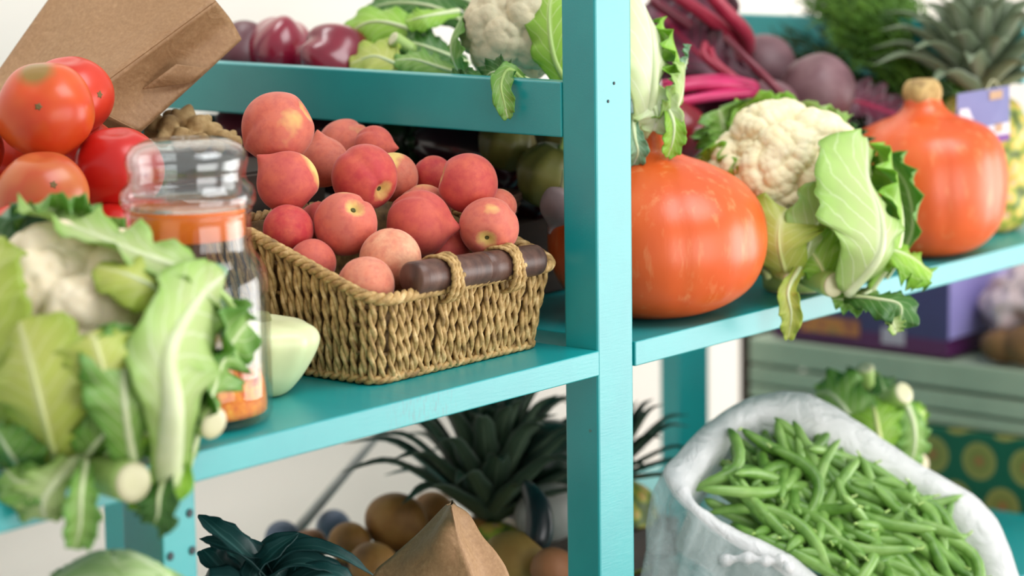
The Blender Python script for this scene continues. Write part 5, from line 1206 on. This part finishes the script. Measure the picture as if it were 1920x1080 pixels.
V, F = blob_geo(at(1022, 858, 3.02), 0.046, 4, (1.25, 1.1, .95), None, 2, .02); tag(build('watermelon', V, F, MEL), 'dark green melon beside the post under the middle shelf', 'melon')
V, F = blob_geo(at(1030, 960, 2.96), 0.034, 4, (1.3, 1, .95), None, 5, .03); tag(build('turnip', V, F, mat_mottled('grey_white_turnip', [(150, 146, 140), (170, 164, 158)], 14, 0.5)), 'greyish white turnip below the dark melon', 'turnip')
long_fruit('aubergine', 'blackish curved aubergine hanging over the potatoes beside the turnip', 'aubergine', S((985, 905, 2.84), (1008, 950, 2.81), (1010, 1000, 2.80), (992, 1040, 2.80)), 0.015, mat_mottled('black_skin', [(14, 22, 26), (26, 36, 40)], 10, 0.3), calyx=False)
# bottle, plums, rod
PLUM = mat_mottled('dusty_plum_skin', [(88, 100, 124), (118, 128, 148)], 14, 0.6)
for i, (px, py, dd) in enumerate(((625, 990, 3.12), (530, 1012, 3.05))):
    V, F = blob_geo(at(px, py, dd), 0.021, 4, (1, 1, 1.05), None, i, .01); tag(build('plum', V, F, PLUM), ['dusty blue plum behind the russet potatoes', 'dusty blue plum by the foot of the grey rod'][i], 'plum', 'blue plums by the wall')
RODM = mat_mottled('grey_rod', [(150, 148, 142), (168, 166, 160)], 10, 0.45)
A, B = at(755, 760, 3.22), at(512, 1048, 3.05); B = B+(B-A)*0.12
V, F = tube_geo(np.array([A, A*.66+B*.34, A*.34+B*.66, B]), [.0045, .0055, .0065, .0075], 14); tag(build('metal_rod', V, F, RODM), 'thin grey rod leaning aslant against the pale wall', 'rod')
# leeks
def leek(label, base, leaves, seed):
    t = thing('leek', label, 'leek', at(*base), 'leeks under the shelf')
    for i, (pts, hw, cup) in enumerate(leaves):
        d = np.mean([p[2] for p in pts]); leaf_part(t, 'leek', S(*pts), hw*d/FPX, cdir(.15, .9, .4), LEAF['leek'], cup=cup, ruf=.03, rib=0, prof='strap', seed=seed+i, nu=30, nv=11)
    a_, b_ = at(*base), at(*leaves[0][0][0]); V, F = tube_geo(catmull([a_, (a_+b_)/2+np.array([0, 0, -.004]), b_], 12), 0.016, 18)
    build('shaft', V, F, mat_mottled('leek_shaft', [(196, 206, 170), (222, 226, 200)], 20, 0.4, stretch=(1, 1, .2)), t)
leek('leek whose broad leaf rises along the short turquoise post', (600, 1330, 2.42), [([(560, 1180, 2.40), (470, 1055, 2.36), (410, 1000, 2.36), (372, 965, 2.38)], 34, .5), ([(560, 1180, 2.41), (500, 1060, 2.39), (430, 1030, 2.37), (375, 1010, 2.37)], 40, .4), ([(560, 1180, 2.40), (470, 1110, 2.35), (400, 1090, 2.34), (360, 1110, 2.35)], 44, .3)], 1)
leek('leek with thin leaf tips arching towards the paper bag', (470, 1330, 2.40), [([(460, 1140, 2.40), (540, 1040, 2.385), (620, 1038, 2.38), (700, 1078, 2.38)], 24, .6), ([(460, 1140, 2.39), (530, 1065, 2.37), (600, 1062, 2.365), (670, 1098, 2.365)], 34, .4), ([(450, 1140, 2.41), (500, 1030, 2.40), (560, 1012, 2.40), (650, 1040, 2.40)], 16, .6)], 11)
leek('leek lying lowest with leaves folded over one another', (520, 1360, 2.36), [([(520, 1200, 2.38), (480, 1090, 2.365), (510, 1040, 2.36), (560, 1000, 2.37)], 30, .4), ([(520, 1200, 2.37), (560, 1100, 2.355), (620, 1080, 2.35), (680, 1110, 2.35)], 40, .3), ([(500, 1200, 2.40), (440, 1100, 2.39), (400, 1050, 2.385), (380, 1030, 2.39)], 46, .2)], 21)
leek('leek with broad dark leaves at the back of the bundle', (540, 1380, 2.43), [([(540, 1230, 2.44), (480, 1120, 2.43), (440, 1050, 2.43), (400, 1000, 2.44)], 60, .2), ([(560, 1230, 2.44), (540, 1120, 2.42), (560, 1070, 2.42), (620, 1060, 2.43)], 46, .3), ([(520, 1230, 2.43), (500, 1130, 2.415), (520, 1075, 2.415), (560, 1040, 2.425)], 50, .3)], 31)
# green cabbage
kc = at(214, 1185, 2.03); rc = 158*2.03/FPX
CB = thing('cabbage', 'round green cabbage in front of the short turquoise post', 'cabbage', (kc[0], kc[1], kc[2]-rc))
V, F = blob_geo(kc, rc*0.96, 5, (1, 1, .95), None, 2, .02); build('head', V, F, mat_mottled('cabbage_heart', [(150, 178, 110), (172, 198, 130)], 12, 0.45), CB)
CABL = leaf_mat('cabbage_leaf', (172, 200, 136), (156, 188, 120), (214, 228, 186), trans=.1, nv=6, veinw=.13)
for i, (th0, el0) in enumerate(((0.1, .0), (1.3, .1), (2.6, .0), (3.8, .1), (5.1, .05))):
    def sp(el, th): return kc+rc*(1.0+0.012*(i % 3))*np.array([math.cos(th)*math.cos(el), math.sin(th)*math.cos(el), math.sin(el)*.96])
    pts = [sp(-0.5, th0), sp(0.1, th0+.05), sp(.7, th0+.1), sp(1.25, th0+.2), sp(1.52, th0+.6)]
    mb = MB(); leaf_geo(mb, pts, rc*0.78, kc-pts[2], cup=.42, ruf=.05, rib=.0028, seed=i, nu=34); mb.build('leaf', [CABL, RIBM], CB)
